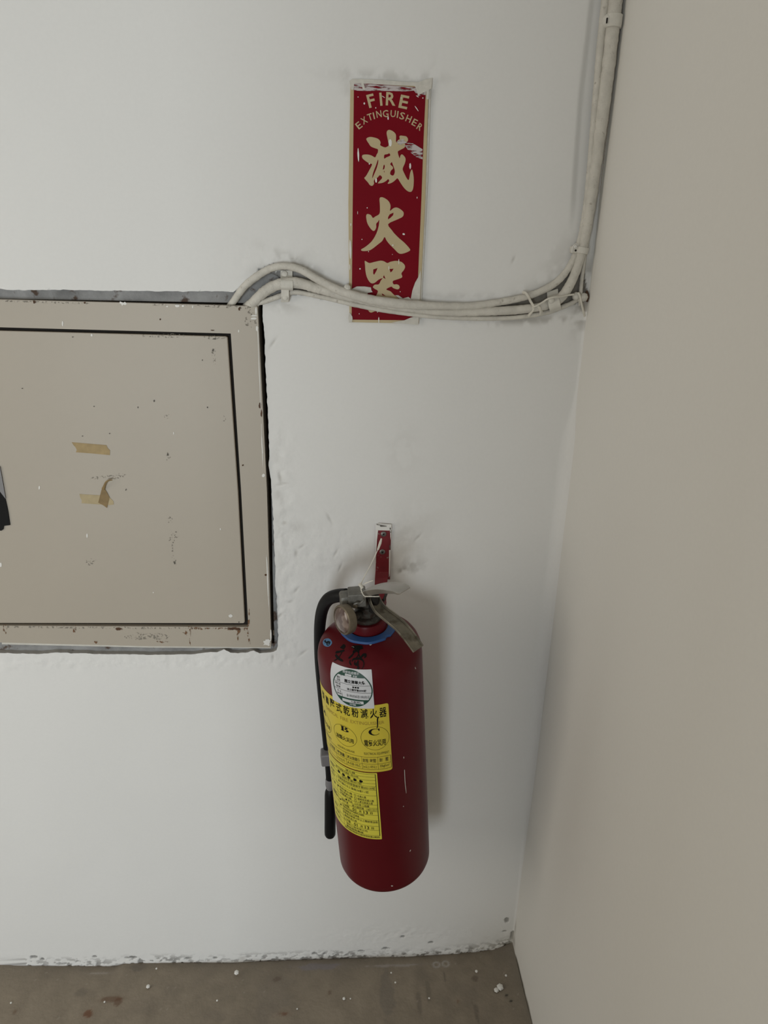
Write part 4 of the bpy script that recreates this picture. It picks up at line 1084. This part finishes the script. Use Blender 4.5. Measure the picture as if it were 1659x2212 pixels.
def serif_b(p, u0, v0, w, h):
    q = lambda x, y: (u0 + x * w, v0 + y * h)
    p.poly([q(0, 0), q(.44, 0), q(.44, .07), q(.36, .12), q(.36, .88), q(.44, .93), q(.44, 1), q(0, 1), q(0, .93), q(.1, .88), q(.1, .12), q(0, .07)])
    arc = lambda cx, cy, rx, ry, n=9: [(cx + rx * math.cos(a), cy + ry * math.sin(a)) for a in np.linspace(-math.pi / 2, math.pi / 2, n)]
    for (cy, ry, rx, t) in ((.755, .245, .42, .26), (.265, .265, .52, .28)):
        o_ = arc(.42, cy, rx, ry); i_ = arc(.42, cy, rx - t, ry - .07)
        p.poly([q(x, y) for x, y in o_ + i_[::-1]])


def serif_c(p, u0, v0, w, h):
    q = lambda x, y: (u0 + x * w, v0 + y * h)
    an = np.linspace(math.radians(42), math.radians(322), 24)
    o_ = [(.52 + .52 * math.cos(a), .5 + .5 * math.sin(a)) for a in an]; i_ = [(.60 + .36 * math.cos(a), .5 + .43 * math.sin(a)) for a in an]
    p.poly([q(x, y) for x, y in o_ + i_[::-1]])
    p.poly([q(.90, .62), q(.96, .62), q(.96, 1), q(.90, .98), q(.80, .90)])


serif_b(p, -45, 274.8, 12.5, 7.6); serif_c(p, -8.7, 275.8, 13.6, 10)
p.text('油類火災用', -54.2, -28, 259.8, 267.0, .012)
p.text('電氣火災用', -14.8, 10.8, 259.0, 269.0, .012)
p.text('普通火災用', -93, -67, 259, 266, .005)
p.stroke([(4.6, 303), (3.0, 300), (2.6, 294), (2.4, 290), (1.4, 286)], 1.6)
p.build('lettering', M_ink, Y1)
p = Print(.00040)
p.text('CHEMICAL', -72, -47.5, 291.3, 296.6); p.text('FIRE', -43.9, -33, 291.6, 296.6); p.text('EXTINGUISHER', -29.8, 10.5, 291.6, 296.4)
p.build('ochre_lettering', M_orange, Y1)
p = Print(.00043)
p.text('LIQUIDS,GREASE', -53.5, -28, 244.6, 248.2); p.text('ELECTRICAL EQUIPMENT', -16, 14, 245, 249.2)
p.text('ORDINARY', -90, -66, 244, 248)
for (u0, u1, v) in ((-92, 15.8, 241.6), (-92, 15.8, 230.6), (-92, 15.8, 222.0)): p.rect(u0, u1, v, v + .4)
p.rect(15.5, 16.1, 222, 242)
for uu in (-0.4, -19.7, -40.9, -57.3, -73): p.rect(uu, uu + .3, 222, 242)
p.text('耐', 1.8, 5.4, 233.8, 239.6, .01); p.text('壓', 9.0, 12.6, 233.8, 239.6, .01); p.text('射程', -18.4, -11.6, 233.4, 239.4, .01); p.text('時間', -9.6, -2.6, 233.4, 239.4, .01)
p.text('滅火效能值', -39.2, -21.6, 232.9, 238.6, .014); p.text('藥劑量', -55.5, -43, 232.6, 238, .02); p.text('充填量', -71, -60, 232.6, 238)
p.text('35kgf/cm²', 1.8, 13.6, 224.2, 229.2, .006); p.text('5m以上,15秒以上', -18.6, -1.8, 224, 229.0); p.text('A-3,B-10,C', -39.6, -21.8, 224, 228.8, .008); p.text('3.5公斤', -55.5, -43, 224, 228)
p.build('table_print', M_inkthin, Y1)

Y2 = patch('inspection_label', -84.5, -2.3, 103.2, 216.6, .00034, M_yellow2, ext, 1.0)
Y2['label'] = 'bright yellow inspection label with ruled lines'
p = Print(.00052)
p.rect(-5.0, -4.2, 109.6, 214.8)
for uu in (-58.5, -50.2, -42, -33.2, -25.2):
    p.rect(uu, uu + 4.4, 200.0, 202.6)
    p.rect(uu + .6, uu + 3.0, 199.0, 203.4)
for t, u0, u1, v0, v1 in (('114年', -55, -43.5, 145.8, 151), ('01', -38.6, -33.4, 146, 151.2), ('月', -29.4, -26.4, 146.6, 150.6), ('13', -23.2, -17.6, 146.4, 151.6), ('日', -14.6, -11.6, 147, 151),
                          ('117年', -55, -43.5, 119.4, 124.6), ('01', -38.6, -33.4, 119.6, 124.8), ('月', -29.4, -26.4, 120.4, 124.2), ('13', -23.2, -17.6, 120, 125.2), ('日', -14.6, -11.6, 120.6, 124.6)): p.text(t, u0, u1, v0, v1, .012)
for (uu, vv) in ((-62.5, 172.5), (-48.8, 158.4), (-61, 150), (-61, 140.5)): p.rect(uu, uu + 2.4, vv, vv + 2.6)
p.build('bold_print', M_ink, Y2)
p = Print(.00050)
for v in (214.3, 209.7, 204.4, 199.0, 194.3, 188.2, 178.6, 163.1, 157.8, 152.0, 145.4, 136.6, 126.0, 119.0, 109.5): p.rect(-80, -4.5, v, v + .35)
p.rect(-63.8, -63.5, 109.5, 188); p.rect(-56.2, -55.9, 109.5, 136)
for t, u0, u1, v0, v1 in (('滅火器', -44, -30, 210.6, 213.8), ('新竹市東區光復路二段203號', -62, -26, 205.6, 209.0), ('消防字第001號', -52, -22.5, 195.2, 198.6), ('中華民國內政部登錄字第000130號', -60, -6.2, 189.2, 193.4), ('新竹縣竹北工業路38巷7-1號', -60, -14.5, 182.4, 186.4),
                          ('乾粉滅火器', -58.5, -37, 172.6, 176.4), ('水滅火器', -30, -18.2, 173.0, 177.0), ('強化液滅火器', -58.5, -37, 167.8, 171.6), ('機械泡沫滅火器', -30, -8.8, 168.2, 172.2), ('海龍滅火器', -58.5, -39, 163.8, 167), ('二氧化碳滅火器', -30, -10.4, 163.9, 167.6),
                          ('新品', -45, -38, 158.6, 161.8), ('□大修 □換藥', -34.5, -15, 158.4, 162.2), ('檢修日期', -78, -66, 150, 154), ('藥劑種類', -57, -45, 152.8, 156.4), ('滅火器號碼', -39, -22.5, 152.8, 156.8), ('1140113317', -19.5, -5.6, 152.7, 156.9),
                          ('性能檢查合格更換藥劑(含蓄壓)', -56, -22.5, 141.2, 144.8), ('有效期限至下次檢查', -56, -30, 137.2, 140.4), ('自製造日期滿10年以上需辦理送檢', -56, -6, 131.6, 135.6), ('請換新滅火器', -54, -34, 127, 130.4), ('有效日期', -78, -66, 120, 124),
                          ('消防工程有限公司', -52, -20.4, 114.2, 117.8), ('電話服務專線', -52, -26, 110.0, 113.2), ('本標籤依規定張貼請勿任意撕毀保持完整以備查核', -56, -5, 105.2, 108.6),
                          ('品名', -78, -68, 190, 194), ('地址', -78, -68, 183, 187), ('種類', -78, -68, 170, 174), ('編號', -78, -68, 153, 157), ('備註', -78, -68, 130, 134), ('廠商名稱', -78, -66, 111, 115), ('規格型式', -78, -66, 200, 204)): p.text(t, u0, u1, v0, v1, .006)
for v in (173.2, 168.4, 164.0):
    for w_ in ((-34.4, -31.4, v, v + .5), (-34.4, -31.4, v + 2.9, v + 3.4), (-34.4, -33.9, v, v + 3.4), (-31.9, -31.4, v, v + 3.4)): p.rect(*w_)
p.build('fine_print', M_inkthin, Y2)

S1 = patch('check_sticker', -53.3, 0.3, 316.2, 367.8, .00060, M_sticker, ext, .8, nu=40, nv=22)
S1['label'] = 'white square sticker with a green circle'
cu, cv, rr = -24.8, 342.3, 24.6
p = Print(.00078)
p.cap(cu, cv, rr, cv + 16.4, cv + rr - .01); p.cap(cu, cv, rr, cv - rr + .01, cv - 13.6)
p.ring(cu, cv, rr, rr, 1.3)
p.build('green_print', M_green, S1)
p = Print(.00084)
for v in (348.6, 338.6): p.rect(cu - math.sqrt(rr ** 2 - (v - cv) ** 2) + 1, cu + math.sqrt(rr ** 2 - (v - cv) ** 2) - 1, v, v + .35)
p.rect(-37.5, -37.1, 328.8, 358.6)
p.text('國立清華大學', -32.6, -8, 350.6, 355.2, .022)
for uu in (-23.2, -20.4, -17.6): p.rect(uu, uu + 2.0, 344.8, 347.0)
p.text('消士證字第0090號', -30.2, -7.4, 340.2, 343.6, .018)
p.text('自113年03月28日至113年03月31日', -31, -4.6, 330.9, 334.9)
for t, u0, u1, v0, v1 in (('場所', -43.2, -38.6, 353.4, 356.4), ('名稱', -43.2, -38.6, 350, 353), ('檢修人員', -46, -38.4, 344.6, 347.6), ('證號', -45, -38.8, 340.4, 343.4), ('有', -43.6, -41.8, 334.6, 337.2), ('效', -40.4, -38.6, 334.2, 336.8), ('檢修日期', -44.4, -38.4, 330.6, 333.4)): p.text(t, u0, u1, v0, v1)
p.build('black_print', M_ink, S1)
p = Print(.00084)
p.text('檢修完成標示', -35.6, -14.8, 362.0, 365.2, .008); p.text('年度', -22.4, -17.2, 358.9, 361.4, .008); p.build('white_print', M_sticker, S1); p = Print(.00084); 
p.text('印製', -28.4, -20.6, 319.0, 321.9, .008)
p.build('white_print', M_sticker, S1)
for bx in ((-32.2, -24.0, 358.9, 361.6), (-37.6, -11.6, 322.6, 326.6)):
    p = Print(.00084); p.rect(*bx); p.build('blank_box', M_sticker, S1)
p = Print(.00092); p.text('九泰消防', -26.6, -14.2, 323.2, 326.1, .012); p.build('box_print', M_ink, S1)

# blue dot sticker, marker writing, chips
Zh = Z(640, 1100, 4.879)
p = Print(.0003); hc = hit(707.5, 1387.5)
p.disc(707.8, 1387.8, 10.0, 9.0)
bs = p.build('blue_sticker', M_bluestk, ext)
p = Print(.0008)
for P in (((300, 1385), (330, 1400)), ((315, 1375), (312, 1410)), ((318, 1395), (305, 1412)), ((318, 1395), (330, 1412)), ((335, 1390), (360, 1400), (352, 1430)), ((337, 1392), (330, 1425), (350, 1432)), ((336, 1405), (354, 1412))):
    p.stroke([hit(*Zh(*q_)) for q_ in P], 0.8)
p.build('sticker_lettering', M_ink, bs)
p = Print(.0007)
for P, w in ((((485, 1435), (500, 1445), (515, 1460)), 2.6), (((420, 1502), (450, 1500), (490, 1490), (512, 1488)), 2.2), (((490, 1492), (470, 1530), (440, 1570), (400, 1593)), 1.9), (((418, 1530), (440, 1560), (470, 1582), (497, 1597)), 2.4),
             (((590, 1445), (650, 1442), (700, 1440)), 1.5), (((610, 1460), (660, 1455), (705, 1462)), 1.4), (((620, 1475), (680, 1472)), 1.3), (((640, 1480), (660, 1500), (650, 1540), (625, 1570)), 1.6), (((655, 1520), (680, 1560)), 1.4), (((610, 1510), (580, 1545), (552, 1565)), 2.4), (((600, 1490), (620, 1500), (640, 1485)), 1.4),
             (((680, 1565), (700, 1535), (730, 1528), (735, 1540), (715, 1560)), 2.2), (((570, 1585), (566, 1610), (582, 1640)), 1.8), (((590, 1600), (600, 1580), (640, 1570), (680, 1572), (708, 1600), (712, 1640), (690, 1680)), 1.8), (((620, 1595), (615, 1630), (640, 1615), (650, 1590)), 1.5), (((625, 1640), (660, 1632)), 1.5), (((655, 1590), (650, 1640), (660, 1685)), 2.0), (((640, 1675), (670, 1660)), 1.6)):
    p.stroke([hit(*Zh(*q_)) for q_ in P], w * 0.85)
p.build('marker_writing', M_ink, ext)
p = Print(.0006)
for e in ((800.5, 1390.5, 2.8, 3, 0), (808, 1387, 1.4, 1, 0), (763, 1397.5, 2.6, 1.6, .5), (896, 1442, .7, 1.6, 0), (871.6, 1636, .8, 2.5, 0), (846.5, 1913, 2, 1.2, 0), (885.5, 1837, .9, 2.4, .5), (871, 1741, 1, 1, 0), (897, 1444, 0.6, 1.3, 0.4)):
    p.poly([hit(*xy) for xy in ell(*e, n=10, jag=.25)])
p.stroke([hit(873, 1662), hit(874.5, 1690), hit(877, 1713)], 1.0)
p.build('paint_chips', M_paper, ext)['kind'] = 'stuff'

# ------------------------------------------------------------------ hanging bracket on the wall
br = empty('wall_bracket', W(828, 1250), 'red strap bracket with two screws, screwed to the wall above the fire extinguisher', 'bracket')
wb = .0095
top = W(829, 1134); mid = W(827.5, 1190); low = W(826.5, 1250)
zb = 0.748
path = [(top, 0.0016, .0098), (mid, .0016, .0096), (low, .0022, .0093)]
V = []; Fs = []
cl = [(top[0], -.0006, top[2], .0098), (mid[0], -.0006, mid[2], .0094), (low[0] + .0004, -.0008, low[2], .0094), (low[0] - .0006, -.0010, .706, .0090), (low[0] - .001, -.0012, .694, .0088), (low[0] - .002, -.0040, .685, .0085), (low[0] - .003, -.012, .679, .0080), (low[0] - .005, -.040, .678, .0075), (low[0] - .007, -.074, .678, .0070), (low[0] - .008, -.0795, .681, .0060), (low[0] - .008, -.081, .689, .0050)]
C3 = np.array([c[:3] for c in cl]); T3 = np.gradient(C3, axis=0)
for (x, y, z, hw), tg in zip(cl, T3):
    nr = unit(np.cross(EX, tg)); nr = nr if (nr[1] < 0 or nr[2] > 0.5) else -nr
    c = np.array((x, y, z)); V += [c - EX * hw, c + EX * hw, c + EX * hw + nr * .0022, c - EX * hw + nr * .0022]
for i in range(len(cl) - 1):
    for k in range(4): Fs.append((i * 4 + k, i * 4 + (k + 1) % 4, (i + 1) * 4 + (k + 1) % 4, (i + 1) * 4 + k))
Fs += [(0, 1, 2, 3), tuple(range(len(V) - 4, len(V)))]
MB().add(V, Fs).build('strap', M_hookred, br, bevel=.0004)
for (x, y) in ((828.5, 1153.5), (826, 1192)):
    c = W(x, y, -.0030); s_ = MB().add(*disc_head(c, -EY, .0037, .0013, 20, 0)).build('screw', M_screw, br, True)
    mb = MB()
    for a in (.5, .5 + math.pi / 2):
        mb.add(*box(c + np.array([0, -.00138, 0]), unit([math.cos(a), 0, math.sin(a)]), EY, unit([-math.sin(a), 0, math.cos(a)]), .0036, .0004, .0009))
    mb.build('cross_slot', M_dark, s_)
Zb = lambda x, y: Zh(x, y)
film('paint_edge', [[Zb(*p) for p in P] for P in ([(835, 165), (870, 150), (1003, 160), (1003, 220), (975, 225), (862, 222), (850, 330), (840, 500), (828, 520), (838, 330), (838, 230)], [(985, 225), (1002, 225), (998, 330), (992, 300), (990, 250)], [(978, 430), (992, 430), (986, 700), (976, 720)], [(820, 690), (835, 720), (848, 738), (825, 755), (812, 740)], [(826, 560), (838, 560), (835, 605), (824, 600)])], -.0034, M_white, br, ('white paint on the edge', 'white paint on the edges'))
film('dark_chip', [[Zb(*p) for p in P] for P in ([(845, 158), (900, 165), (960, 168), (900, 172), (850, 166)], [(880, 178), (885, 172), (950, 178), (955, 184), (890, 185)], ell(990, 205, 6, 12), ell(985, 400, 4, 25), ell(995, 240, 4, 10))], -.0036, M_grime, br, ('dark chipped spot', 'dark chipped spots'))

# ------------------------------------------------------------------ crumbs of paint on the floor
mb = MB()
for (px, py, r) in ((320, 2132, 4), (226, 2165, 2), (24, 2167, 2), (28, 2093, 2), (469, 2162, 2), (338, 2093, 2), (1080, 2134, 7), (1072, 2140, 5), (1093, 2108, 2.5), (1029, 2099, 3), (743, 2158, 3), (854, 2123, 2), (757, 2158, 1.6), (927, 2157, 2), (845, 2102, 1.8), (642, 2180, 1.6), (511, 2102, 5), (1107, 2095, 2.5)):
    c = fl(px, py); rr_ = r / 1250.0
    mb.add(*disc_head((c[0], c[1], 0.0005), EZ, rr_, rr_ * .8, 6))
cr = mb.build('paint_crumbs', M_white)
cr['kind'] = 'stuff'; cr['label'] = 'white paint crumbs scattered on the cement floor'; cr['category'] = 'debris'
